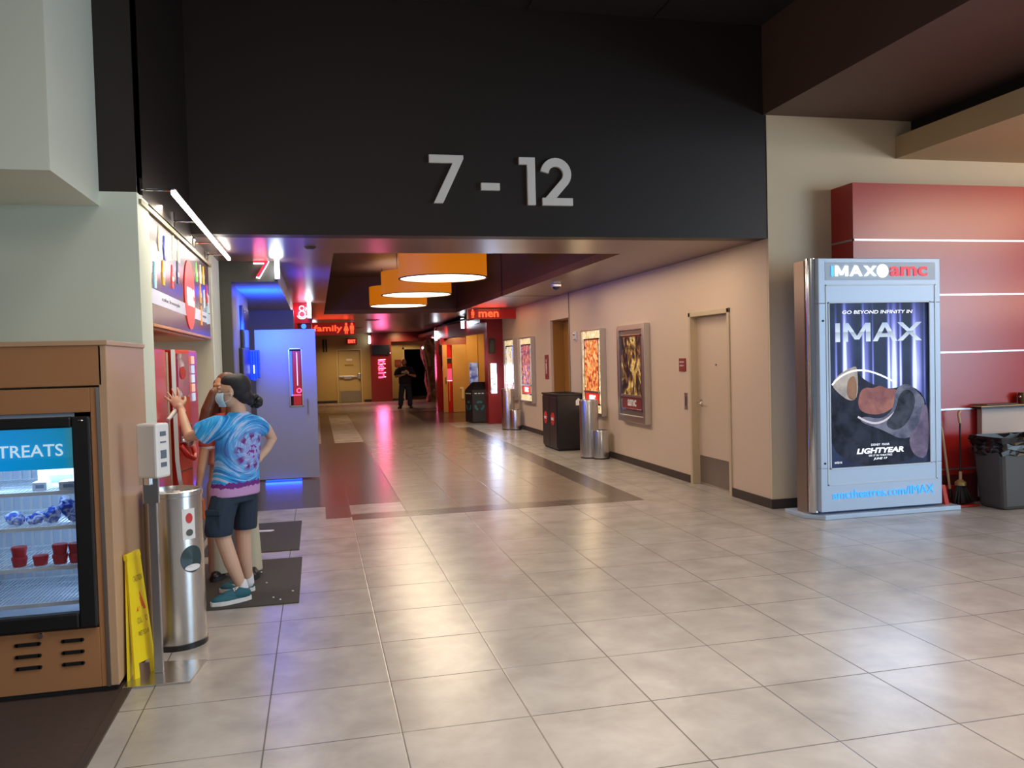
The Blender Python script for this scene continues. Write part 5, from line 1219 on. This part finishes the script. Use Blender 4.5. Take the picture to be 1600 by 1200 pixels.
def hand(bm, wrist, dirv, palmn, thumb_side, s=1.0, curl=.5, spread=.5):
    """palm plus five fingers; dirv: towards fingertips; palmn: palm normal; thumb_side: +1/-1 along dirv x palmn"""
    w_ = Vector(wrist); d = Vector(dirv).normalized(); nrm = Vector(palmn); nrm = (nrm-d*nrm.dot(d)).normalized(); sd = d.cross(nrm).normalized()*thumb_side
    M3 = Matrix((sd, nrm, d)).transposed()
    ell(bm, w_+d*.05*s, .040*s, .016*s, .052*s, 14, 10, rot=M3)
    limb(bm, [w_-d*.02*s, w_+d*.02*s], [.026*s, .026*s], 10)
    for k, (off, L) in enumerate(((.034, .074), (.0115, .084), (-.0115, .078), (-.033, .062))):
        d = (Vector(dirv).normalized()+sd*off*7.0*spread).normalized()
        b = w_+Vector(dirv).normalized()*.086*s+sd*off*s; c = curl*(.7+.12*k); q = b+(d*cos(c*.5)+nrm*sin(c*.5))*L*.45*s; e = q+(d*cos(c*1.3)+nrm*sin(c*1.3))*L*.33*s; f = e+(d*cos(c*1.9)+nrm*sin(c*1.9))*L*.26*s
        limb(bm, [b-d*.02*s, b, q, e, f], [.0088*s, .0090*s, .0085*s, .0078*s, .0068*s], 8)
    d = Vector(dirv).normalized()
    b = w_+d*.028*s+sd*.032*s; q = b+(sd*.75+d*.6+nrm*.25)*.032*s; e = q+(sd*.35+d*.9+nrm*.35)*.03*s
    limb(bm, [w_+d*.02*s+sd*.012*s, b, q, e], [.016*s, .0135*s, .0115*s, .009*s], 8)
def head(bm, c, face, s=1.0, nose=True):
    """cranium, jaw, nose, lips, ears; face = horizontal direction looked at"""
    c = Vector(c); f = Vector(face).normalized(); sd = Vector((-f.y, f.x, 0)).normalized(); up = sd.cross(f)*-1
    if up.z < 0: up = -up
    M3 = Matrix((sd, f, up)).transposed()
    ell(bm, c+up*.025*s-f*.012*s, .076*s, .096*s, .092*s, 20, 14, rot=M3)
    ell(bm, c-up*.035*s+f*.022*s, .060*s, .066*s, .078*s, 18, 12, rot=M3)
    ell(bm, c-up*.092*s+f*.055*s, .028*s, .024*s, .022*s, 12, 8, rot=M3)
    limb(bm, [c+f*.084*s+up*.012*s, c+f*.098*s-up*.015*s, c+f*.104*s-up*.030*s], [.010*s, .012*s, .015*s], 8)
    ell(bm, c+f*.086*s-up*.058*s, .022*s, .010*s, .007*s, 10, 6, rot=M3); ell(bm, c+f*.084*s-up*.070*s, .019*s, .010*s, .008*s, 10, 6, rot=M3)
    ell(bm, c+f*.080*s+up*.030*s, .050*s, .014*s, .010*s, 12, 6, rot=M3)
    for k in (-1, 1): ell(bm, c+sd*k*.076*s-up*.008*s-f*.008*s, .010*s, .018*s, .032*s, 10, 8, rot=M3)
    return M3
def fuse(name, bm, m_, parent, vox=.007, sm=6, label=None, base=None):
    o = obj(name, bm, m_, parent, label=label, base=base)
    r = o.modifiers.new('fuse', 'REMESH'); r.mode = 'VOXEL'; r.voxel_size = vox; r.use_smooth_shade = True
    s_ = o.modifiers.new('smooth', 'SMOOTH'); s_.iterations = sm; s_.factor = .5
    dg = bpy.context.evaluated_depsgraph_get(); me = bpy.data.meshes.new_from_object(o.evaluated_get(dg)); o.modifiers.clear(); old = o.data; o.data = me; bpy.data.meshes.remove(old)
    for p in me.polygons: p.use_smooth = True
    if not me.materials: me.materials.append(m_)
    return o
def eyes(par, c, face, s=1.0):
    c = Vector(c); f = Vector(face).normalized(); sd = Vector((-f.y, f.x, 0))
    for k in (-1, 1):
        bm = NB(); ell(bm, c+sd*k*.031*s+f*.079*s+Vector((0, 0, .005)), .014*s, .011*s, .008*s, 10, 8, rot=Matrix((sd, f, Vector((0, 0, 1)))).transposed()); e = obj('eye', bm, M_WHITE, par)
        bm = NB(); ell(bm, c+sd*k*.031*s+f*.088*s+Vector((0, 0, .005)), .006*s, .003*s, .006*s, 8, 6, rot=Matrix((sd, f, Vector((0, 0, 1)))).transposed()); obj('iris', bm, M_BLACK, e)
def hair_blob(bm, parts):
    for c, r in parts: ell(bm, c, *r, 16, 10)
def shoe(par, heel, toe, m_up, m_sole, s=1.0, laces=True, label=None):
    h, t_ = Vector(heel), Vector(toe); d = (t_-h).normalized(); sd = Vector((-d.y, d.x, 0)).normalized(); L = (t_-h).length; up = d.cross(sd)*-1
    if up.z < 0: up = -up
    def outline(k, z, shr=0):
        pts = []
        for i in range(20):
            a = 2*pi*i/20; u = .5-.5*cos(a); wv = (.036+.012*sin(pi*u)*(1 if u > .3 else .6)+(.008 if .55 < u < .9 else 0))*s*(1-shr)
            pts.append(h+d*(L*u)*(1)+sd*wv*math.copysign(abs(sin(a))**.6, sin(a))+up*z)
        return pts
    bm = NB(); A = [bm.verts.new(p) for p in outline(0, 0)]; B = [bm.verts.new(p) for p in outline(0, .032*s)]
    for i in range(20): bm.faces.new((A[i], A[(i+1) % 20], B[(i+1) % 20], B[i]))
    bm.faces.new(A[::-1]); bm.faces.new(B); so = obj('shoe', bm, m_sole, par, label=label)
    bm = NB(); M3 = Matrix((d, sd, up)).transposed()
    ell(bm, h+d*L*.28+up*.055*s, L*.27, .040*s, .050*s, 16, 10, rot=M3); ell(bm, h+d*L*.62+up*.035*s, L*.36, .045*s, .042*s, 16, 10, rot=M3); ell(bm, h+d*L*.5+up*.05*s, L*.28, .036*s, .045*s, 14, 8, rot=M3)
    obj('upper', bm, m_up, so)
    if laces:
        bm = NB()
        for k in range(4):
            p = h+d*L*(.44+.085*k)+up*(.098-.013*k)*s; tube(bm, [p-sd*.026*s-up*.012, p+up*.002, p+sd*.026*s-up*.012], .004*s, 6)
        tube(bm, [h+d*L*.42+up*.10*s, h+d*L*.36+up*.112*s+sd*.03, h+d*L*.44+up*.10*s+sd*.045], .004, 6)
        obj('lace', bm, M_WHITE, so)
    return so

# ---- person in tie-dye shirt
P = thing('person', 'person in blue tie-dye t-shirt and navy shorts reaching for the drink machine', 'person', (-.60, 6.22, 0))
yaw = radians(42)     # side axis: from left shoulder to right shoulder
SD = Vector((cos(yaw), sin(yaw), 0)); FW = Vector((-sin(yaw), cos(yaw), 0))   # facing away-left
hc = Vector((-.585, 6.20, 1.485)); face = Vector((-1, .10, -.02))
bm = NB()
head(bm, hc, face, .98)
limb(bm, [(-.555, 6.215, 1.42), (-.545, 6.22, 1.30)], [.050, .056])
torso(bm, [((-.585, 6.235, .78), .135, .10, yaw), ((-.575, 6.235, .95), .115, .09, yaw), ((-.56, 6.23, 1.12), .135, .10, yaw), ((-.55, 6.225, 1.25), .145, .085, yaw), ((-.545, 6.22, 1.31), .07, .055, yaw)])
limb(bm, [(-.665, 6.125, 1.245), (-.79, 6.15, 1.20), (-.885, 6.21, 1.175)], [.044, .040, .036]); limb(bm, [(-.885, 6.21, 1.175), (-.93, 6.32, 1.27), (-.965, 6.43, 1.36)], [.037, .034, .024])
hand(bm, (-.965, 6.43, 1.36), (-.46, .28, .80), (-.1, 1, -.3), -1, 1.05, .3, 1.2)
limb(bm, [(-.43, 6.33, 1.25), (-.37, 6.38, 1.19), (-.335, 6.41, 1.12)], [.046, .040, .034]); limb(bm, [(-.335, 6.41, 1.12), (-.37, 6.38, 1.05), (-.44, 6.31, .97)], [.035, .030, .024])
hand(bm, (-.44, 6.31, .97), (-.8, -.1, -.5), (-.3, -.6, .2), 1, .9, .4)
limb(bm, [(-.655, 6.17, .78), (-.675, 6.12, .46), (-.625, 6.13, .28), (-.56, 6.15, .09)], [.085, .056, .052, .034])
limb(bm, [(-.52, 6.29, .78), (-.555, 6.31, .45), (-.555, 6.34, .27), (-.535, 6.37, .09)], [.085, .054, .050, .033])
for hx, hy, tx, ty in ((-.555, 6.15, -.70, 6.07), (-.535, 6.37, -.68, 6.39)): limb(bm, [(hx, hy, .07), (tx, ty, .045)], [.036, .028])
fuse('body', bm, M_SKIN, P, .0048, 6)
# shirt
mt = mat('tie_dye', (.02, .30, .80), rough=.75); n = N(mt); co = n.tc(); x, y, z = n.sep(co)
u = n.m('ADD', n.m('MULTIPLY', x, cos(yaw)), n.m('MULTIPLY', y, sin(yaw)))
du = n.m('SUBTRACT', u, .065); dz = n.m('SUBTRACT', z, 1.055)
rr = n.m('SQRT', n.m('ADD', n.m('MULTIPLY', du, du), n.m('MULTIPLY', dz, dz))); an = n.m('ARCTAN2', dz, du)
sp = n.comb(n.m('MULTIPLY', rr, 9.0), n.m('MULTIPLY', n.m('SINE', n.m('ADD', an, n.m('MULTIPLY', rr, 22))), .9), n.m('MULTIPLY', n.m('COSINE', n.m('ADD', an, n.m('MULTIPLY', rr, 22))), .9))
f1 = n.noise(sp, 2.6, 4, .6, .6); base = n.ramp(f1, [(.34, (.0, .10, .42)), (.43, (.01, .25, .76)), (.52, (.02, .42, .92)), (.58, (.30, .55, .95)), (.64, (.55, .58, .92))])
f2 = n.noise(co, 38, 2, .5); ringm = n.m('MULTIPLY', n.m('EXPONENT', n.m('MULTIPLY', n.m('POWER', n.m('ABSOLUTE', n.m('DIVIDE', n.m('SUBTRACT', rr, .105), .028)), 2.0), -1.0)), n.m('GREATER_THAN', n.m('SINE', n.m('MULTIPLY', an, 9.0)), -.1))
core = n.m('LESS_THAN', rr, .05); lav = n.m('EXPONENT', n.m('MULTIPLY', n.m('POWER', n.m('DIVIDE', rr, .13), 2.0), -1.0))
c = n.mix(n.m('MULTIPLY', lav, .75), base, (.42, .42, .86))
c = n.mix(n.m('MULTIPLY', ringm, n.m('GREATER_THAN', f2, .40)), c, (.16, .01, .20))
c = n.mix(n.m('MULTIPLY', core, n.m('GREATER_THAN', f2, .56)), c, (.22, .02, .3))
hemz = n.m('ADD', z, n.m('MULTIPLY', n.m('SUBTRACT', n.noise(co, 45, 2), .5), .05))
c = n.mix(n.m('LESS_THAN', hemz, .845), c, (.16, .015, .24)); c = n.mix(n.m('LESS_THAN', hemz, .812), c, (.52, .30, .62)); n.color(c)
bm = NB()
torso(bm, [((-.595, 6.235, .745), .180, .135, yaw), ((-.59, 6.235, .80), .178, .132, yaw), ((-.575, 6.235, .95), .160, .122, yaw), ((-.56, 6.23, 1.10), .165, .122, yaw), ((-.55, 6.225, 1.22), .168, .108, yaw), ((-.548, 6.222, 1.30), .115, .080, yaw), ((-.55, 6.22, 1.335), .068, .062, yaw)])
limb(bm, [(-.61, 6.15, 1.245), (-.68, 6.12, 1.245)], [.072, .080]); tube(bm, [(-.64, 6.14, 1.245), (-.68, 6.12, 1.245), (-.74, 6.13, 1.225), (-.795, 6.155, 1.196)], [.070, .080, .082, .086], 18); limb(bm, [(-.47, 6.28, 1.245), (-.43, 6.32, 1.23), (-.405, 6.345, 1.205)], [.068, .066, .062])
fuse('t_shirt', bm, mt, P, .0075, 5)
# shorts
M_NAVY = mat('navy_cotton', (.012, .030, .060), rough=.8, noise=.15, nscale=20)
bm = NB(); torso(bm, [((-.61, 6.225, .70), .165, .118, yaw), ((-.595, 6.235, .78), .158, .115, yaw), ((-.59, 6.235, .86), .13, .105, yaw)])
limb(bm, [(-.66, 6.17, .72), (-.69, 6.13, .60), (-.70, 6.12, .52)], [.098, .098, .098]); limb(bm, [(-.53, 6.29, .72), (-.535, 6.30, .60), (-.54, 6.31, .52)], [.092, .088, .088])
# cut hems straight
bmesh.ops.recalc_face_normals(bm, faces=bm.faces)
sh = fuse('shorts', bm, M_NAVY, P, .0075, 4)
bm = NB(); bm.from_mesh(sh.data); bmesh.ops.bisect_plane(bm, geom=bm.verts[:]+bm.edges[:]+bm.faces[:], plane_co=(0, 0, .485), plane_no=(0, 0, -1), clear_outer=True)
for e in [e for e in bm.edges if e.is_boundary]: pass
bmesh.ops.holes_fill(bm, edges=[e for e in bm.edges if e.is_boundary], sides=0); bm.to_mesh(sh.data); bm.free()
bm = NB(); obox(bm, (-.725, 6.055, .60), .055, .014, .07, Matrix.Rotation(radians(-22), 3, 'Z')); obox(bm, (-.723, 6.045, .655), .057, .016, .02, Matrix.Rotation(radians(-22), 3, 'Z')); obj('cargo_pocket', bm, M_NAVY, P, bevel=.008)
M_TEALS = mat('teal_canvas', (.015, .11, .16), rough=.7)
shoe(P, (-.50, 6.155, .004), (-.765, 6.035, .004), M_TEALS, M_WHITE, 1.0, label='teal low shoe with white sole'); shoe(P, (-.49, 6.37, .004), (-.745, 6.405, .004), M_TEALS, M_WHITE, .98, label='teal low shoe with white sole')
bm = NB(); limb(bm, [(-.555, 6.15, .07), (-.565, 6.15, .125)], [.042, .039]); obj('sock', bm, mat('sock_white', (.7, .74, .8), rough=.8), P); bm = NB(); limb(bm, [(-.535, 6.37, .07), (-.535, 6.37, .12)], [.040, .037]); obj('sock', bm, mat('sock_white', (.7, .74, .8), rough=.8), P)
# hair
M_HAIR = mat('dark_hair', (.012, .012, .020), rough=.62, noise=.3, nscale=60)
bm = NB(); hair_blob(bm, [(hc+Vector((.045, 0, .035)), (.088, .088, .092)), (hc+Vector((.004, 0, .070)), (.082, .083, .055)), (hc+Vector((.075, .01, -.03)), (.062, .07, .065)), (hc+Vector((.04, .0, -.0)), (.07, .086, .06))])
limb(bm, [hc+Vector((.09, .01, -.04)), hc+Vector((.12, .03, -.075))], [.04, .035])
for v in bm.verts: pass
fuse('hair', bm, M_HAIR, P, .008, 3)
bm = NB(); random.seed(8)
for k in range(26):
    a = random.uniform(0, 2*pi); b = random.uniform(-1, 1); c0 = Vector((-.435, 6.245, 1.405)); d_ = Vector((cos(a)*sqrt(1-b*b), sin(a)*sqrt(1-b*b), b)); ell(bm, c0+d_*.036, .022, .022, .020, 8, 6)
obj('hair_bun', bm, M_HAIR, P)
# mask, glasses
M_MASK = mat('mask_blue', (.42, .66, .85), rough=.7)
bm = NB(); M3 = Matrix((Vector((0, 1, 0)), Vector((-1, 0, 0)), Vector((0, 0, 1)))).transposed()
f_ = face.normalized(); sd_ = Vector((-f_.y, f_.x, 0)).normalized(); rows = []
for i in range(9):
    v = i/8; row = []
    for j in range(13):
        a = radians(-72+144*j/12); rad = (.080+.022*sin(pi*min(1, v*1.15)))*(1-.18*v*abs(sin(a)))
        row.append(bm.verts.new(hc+Vector((0, 0, -.008-.098*v))+f_*(rad*cos(a)+.020*(1-v*.25))+sd_*(rad*.86*sin(a))))
    rows.append(row)
for i in range(8):
    for j in range(12): f = bm.faces.new((rows[i][j], rows[i][j+1], rows[i+1][j+1], rows[i+1][j])); f.smooth = True
mk = obj('face_mask', bm, M_MASK, P, label='light blue face mask'); q = mk.modifiers.new('solid', 'SOLIDIFY'); q.thickness = .003
bm = NB()
for k in (-1, 1):
    for dz_ in (-.015, -.075): tube(bm, [hc+sd_*k*.074+f_*.04+Vector((0, 0, dz_)), hc+sd_*k*.084-f_*.0+Vector((0, 0, dz_*.75)), hc+sd_*k*.086-f_*.016+Vector((0, 0, -.012))], .0018, 5)
obj('ear_loop', bm, M_WHITE, mk)
eyes(P, hc, face, .98)
bm = NB()
for k in (-1, 1):
    cc = hc+sd_*k*.033+f_*.098+Vector((0, 0, .006)); tube(bm, [cc+sd_*.024*cos(2*pi*i/14)+Vector((0, 0, .019*sin(2*pi*i/14))) for i in range(15)], .0016, 5)
    tube(bm, [cc+sd_*k*.024, hc+sd_*k*.08+Vector((0, 0, .008))-f_*.01], .0014, 5)
tube(bm, [hc+sd_*.010+f_*.10+Vector((0, 0, .008)), hc-sd_*.010+f_*.10+Vector((0, 0, .008))], .0015, 5)
obj('glasses', bm, mat('gold_wire', (.6, .45, .25), rough=.3, metal=1), P)
bm = NB(); tube(bm, [Vector((-.955, 6.405, 1.342))+Vector((.028*cos(a), .022*sin(a), .018*sin(a)-.012*cos(a))) for a in [2*pi*i/14 for i in range(15)]], .003, 5); obj('wrist_band', bm, M_BLACK, P)
# paper cup held by the raised hand
cup = thing('paper_cup', 'slim white paper cup tilted below the raised hand at the drink machine', 'cup', (-1.02, 6.44, 1.28))
bm = NB(); a, b = Vector((-.985, 6.47, 1.375)), Vector((-1.045, 6.36, 1.29)); cyl(bm, a, b, .020, .013, 18); obj('cup', bm, M_WHITE, cup)
bm = NB(); d_ = (a-b).normalized(); cyl(bm, a-d_*.002, a+d_*.004, .022, .022, 18); obj('rim', bm, M_WHITE, cup)

# ---- companion behind
Q = thing('person', 'person with long brown hair, rust top and pale wide trousers behind the tie-dye shirt', 'person', (-.70, 6.85, 0))
yq = radians(20); hq = Vector((-.70, 6.86, 1.49)); fq = Vector((-.75, -.65, 0)).normalized()
bm = NB(); head(bm, hq, fq, .97); limb(bm, [(-.69, 6.87, 1.42), (-.69, 6.87, 1.28)], [.048, .052])
torso(bm, [((-.70, 6.87, .75), .14, .10, yq), ((-.70, 6.87, .95), .115, .088, yq), ((-.695, 6.87, 1.12), .14, .095, yq), ((-.69, 6.87, 1.22), .15, .08, yq), ((-.69, 6.87, 1.29), .06, .05, yq)])
limb(bm, [(-.82, 6.83, 1.22), (-.85, 6.80, 1.08), (-.87, 6.77, .97)], [.044, .038, .033]); limb(bm, [(-.87, 6.77, .97), (-.885, 6.74, .87), (-.90, 6.72, .76)], [.034, .030, .022])
hand(bm, (-.90, 6.72, .765), (-.05, -.05, -1), (.9, .3, 0), 1, .92, .5)
limb(bm, [(-.56, 6.92, 1.22), (-.53, 6.93, 1.08), (-.52, 6.92, .97)], [.044, .038, .033]); limb(bm, [(-.52, 6.92, .97), (-.53, 6.86, .90), (-.56, 6.78, .84)], [.034, .030, .022])
hand(bm, (-.56, 6.78, .84), (-.3, -.8, -.1), (0, 0, -1), 1, .92, .6)
limb(bm, [(-.77, 6.86, .75), (-.78, 6.85, .45), (-.775, 6.86, .09)], [.08, .055, .036]); limb(bm, [(-.62, 6.88, .75), (-.58, 6.86, .45), (-.545, 6.83, .09)], [.08, .055, .036])
for hx, hy, tx, ty in ((-.775, 6.86, -.80, 6.76), (-.545, 6.83, -.53, 6.73)): limb(bm, [(hx, hy, .06), (tx, ty, .04)], [.035, .028])
fuse('body', bm, M_SKIN2, Q, .008, 4)
eyes(Q, hq, fq, .97)
bm = NB(); torso(bm, [((-.70, 6.87, .90), .150, .112, yq), ((-.70, 6.87, 1.0), .135, .105, yq), ((-.695, 6.87, 1.12), .155, .112, yq), ((-.69, 6.87, 1.22), .155, .10, yq), ((-.69, 6.87, 1.30), .08, .07, yq)])
limb(bm, [(-.79, 6.85, 1.22), (-.84, 6.81, 1.13), (-.85, 6.80, 1.06)], [.062, .056, .056]); limb(bm, [(-.59, 6.90, 1.22), (-.54, 6.93, 1.13), (-.53, 6.93, 1.06)], [.062, .056, .056])
mt = mat('rust_top', (.42, .07, .05), rough=.8); n = N(mt); z_ = n.sep(n.tc())[2]; n.color(n.mix(n.m('LESS_THAN', z_, 1.03), n.mix(n.m('LESS_THAN', z_, 1.05), (.42, .06, .04), (.75, .7, .68)), (.62, .30, .25)))
fuse('top', bm, mt, Q, .009, 4)
M_KHA = mat('pale_khaki', (.50, .47, .36), rough=.85, noise=.15, nscale=8)
bm = NB(); torso(bm, [((-.70, 6.87, .70), .15, .12, yq), ((-.70, 6.87, .80), .145, .112, yq), ((-.70, 6.87, .95), .122, .10, yq)])
limb(bm, [(-.77, 6.86, .72), (-.785, 6.85, .45), (-.785, 6.85, .06)], [.095, .085, .088]); limb(bm, [(-.61, 6.88, .72), (-.57, 6.86, .45), (-.55, 6.84, .06)], [.095, .085, .088])
tr = fuse('trousers', bm, M_KHA, Q, .009, 4)
bm = NB(); bm.from_mesh(tr.data); bmesh.ops.bisect_plane(bm, geom=bm.verts[:]+bm.edges[:]+bm.faces[:], plane_co=(0, 0, .055), plane_no=(0, 0, -1), clear_outer=True)
bmesh.ops.holes_fill(bm, edges=[e for e in bm.edges if e.is_boundary], sides=0); bm.to_mesh(tr.data); bm.free()
shoe(Q, (-.77, 6.93, .010), (-.82, 6.71, .010), M_BLACK, M_MATTE, .95, False); shoe(Q, (-.545, 6.90, .010), (-.52, 6.68, .010), M_BLACK, M_MATTE, .95, False)
M_BRH = mat('brown_hair', (.13, .040, .018), rough=.45, noise=.4, nscale=50)
bm = NB(); bk = -fq
hair_blob(bm, [(hq+bk*.02+Vector((0, 0, .045)), (.088, .088, .082)), (hq+bk*.05, (.075, .075, .09))])
for k in (-1, 1):
    s_ = Vector((-fq.y, fq.x, 0))*k
    limb(bm, [hq+s_*.07+fq*.015+Vector((0, 0, .04)), hq+s_*.085+bk*.0+Vector((0, 0, -.10)), hq+s_*.11+fq*.03+Vector((0, 0, -.24)), hq+s_*.12+fq*.04+Vector((0, 0, -.38))], [.035, .045, .048, .025])
limb(bm, [hq+bk*.06+Vector((0, 0, -.05)), hq+bk*.09+Vector((0, 0, -.2)), hq+bk*.10+Vector((0, 0, -.36))], [.08, .085, .05])
limb(bm, [Vector((-.78, 6.80, 1.46)), Vector((-.83, 6.79, 1.33)), Vector((-.865, 6.79, 1.20)), Vector((-.87, 6.79, 1.10))], [.035, .045, .042, .02])
fuse('hair', bm, M_BRH, Q, .009, 3)
t = thing('orange_bag', 'small orange bag hanging from the hand of the brown haired person', 'bag', (-.90, 6.70, .5))
bm = NB(); taper(bm, -.945, -.86, 6.67, 6.71, .50, .66, -.05); obj('pouch', bm, mat('orange_cloth', (.75, .16, .03), rough=.6), t, bevel=.012)
bm = NB(); tube(bm, [(-.93, 6.69, .655), (-.90, 6.70, .70), (-.87, 6.69, .655)], .004, 6); obj('strap', bm, MATS['orange_cloth'], t)

# ---- staff member far down the corridor
T = thing('person', 'person in black t-shirt and dark jeans far down the corridor looking at a phone', 'person', (3.02, 29.3, 0))
hm = Vector((2.99, 29.22, 1.60)); fm = Vector((-.05, -1, -.35)).normalized()
bm = NB(); head(bm, hm, fm, 1.05); limb(bm, [(3.0, 29.30, 1.52), (3.02, 29.32, 1.40)], [.062, .068])
torso(bm, [((3.02, 29.32, .85), .19, .15, 0), ((3.02, 29.31, 1.05), .20, .17, 0), ((3.02, 29.32, 1.25), .20, .15, 0), ((3.02, 29.33, 1.40), .21, .11, 0), ((3.02, 29.33, 1.46), .09, .07, 0)])
for k, ex_, wr in ((-1, (2.70, 29.22, 1.12), (2.93, 29.02, 1.17)), (1, (3.36, 29.22, 1.12), (3.13, 29.02, 1.18))):
    limb(bm, [(3.02+k*.21, 29.32, 1.38), (3.02+k*.29, 29.28, 1.25), ex_], [.066, .058, .048]); limb(bm, [ex_, tuple((Vector(ex_)+Vector(wr))/2), wr], [.048, .042, .030])
    hand(bm, wr, (-k*.6, -.55, .15), (0, .3, 1), -k if False else k, 1.05, .7)
limb(bm, [(2.92, 29.32, .85), (2.86, 29.30, .48), (2.83, 29.30, .08)], [.10, .07, .045]); limb(bm, [(3.12, 29.32, .85), (3.17, 29.30, .48), (3.17, 29.30, .08)], [.10, .07, .045])
fuse('body', bm, M_SKIN2, T, .01, 4)
eyes(T, hm, Vector((-.05, -1, 0)), 1.05)
bm = NB(); torso(bm, [((3.02, 29.32, .86), .225, .185, 0), ((3.02, 29.31, 1.05), .225, .195, 0), ((3.02, 29.32, 1.25), .225, .17, 0), ((3.02, 29.33, 1.38), .22, .13, 0), ((3.02, 29.33, 1.47), .10, .085, 0)])
for k in (-1, 1): limb(bm, [(3.02+k*.18, 29.32, 1.37), (3.02+k*.28, 29.29, 1.28), (3.02+k*.31, 29.26, 1.20)], [.085, .082, .080])
fuse('t_shirt', bm, mat('black_cotton', (.010, .010, .012), rough=.8), T, .012, 4)
bm = NB(); prism(bm, smooth_poly([(2.86, 1.22), (2.90, 1.32), (2.98, 1.30), (3.04, 1.36), (3.12, 1.30), (3.16, 1.22), (3.04, 1.18), (2.96, 1.24)], 2), 'Y', 29.105, 29.135); obj('shirt_print', bm, mat('print_cream', (.62, .55, .45), rough=.8), T, label='cream graphic print')
bm = NB(); torso(bm, [((3.02, 29.32, .76), .20, .16, 0), ((3.02, 29.32, .92), .205, .165, 0)])
limb(bm, [(2.92, 29.32, .80), (2.87, 29.30, .48), (2.84, 29.30, .14)], [.115, .095, .085]); limb(bm, [(3.12, 29.32, .80), (3.16, 29.30, .48), (3.17, 29.30, .14)], [.115, .095, .085])
fuse('jeans', bm, mat('dark_denim', (.022, .030, .058), rough=.8), T, .012, 4)
shoe(T, (2.86, 29.36, .0), (2.74, 29.10, .0), M_BLACK, M_MATTE, 1.15, False); shoe(T, (3.17, 29.38, .0), (3.21, 29.09, .0), M_BLACK, M_MATTE, 1.15, False)
bm = NB(); torso(bm, [((2.99, 29.19, 1.50), .05, .03, 0), ((2.99, 29.17, 1.545), .055, .03, 0)]); obj('beard', bm, mat('brown_beard', (.06, .03, .015), rough=.8), T)
t = thing('phone', 'black phone held in both hands by the distant person in black', 'phone', (3.03, 28.93, 1.2))
bm = NB(); obox(bm, (3.03, 28.94, 1.215), .04, .006, .075, Matrix.Rotation(radians(-50), 3, 'X')); obj('case', bm, M_BLACK, t, bevel=.004)
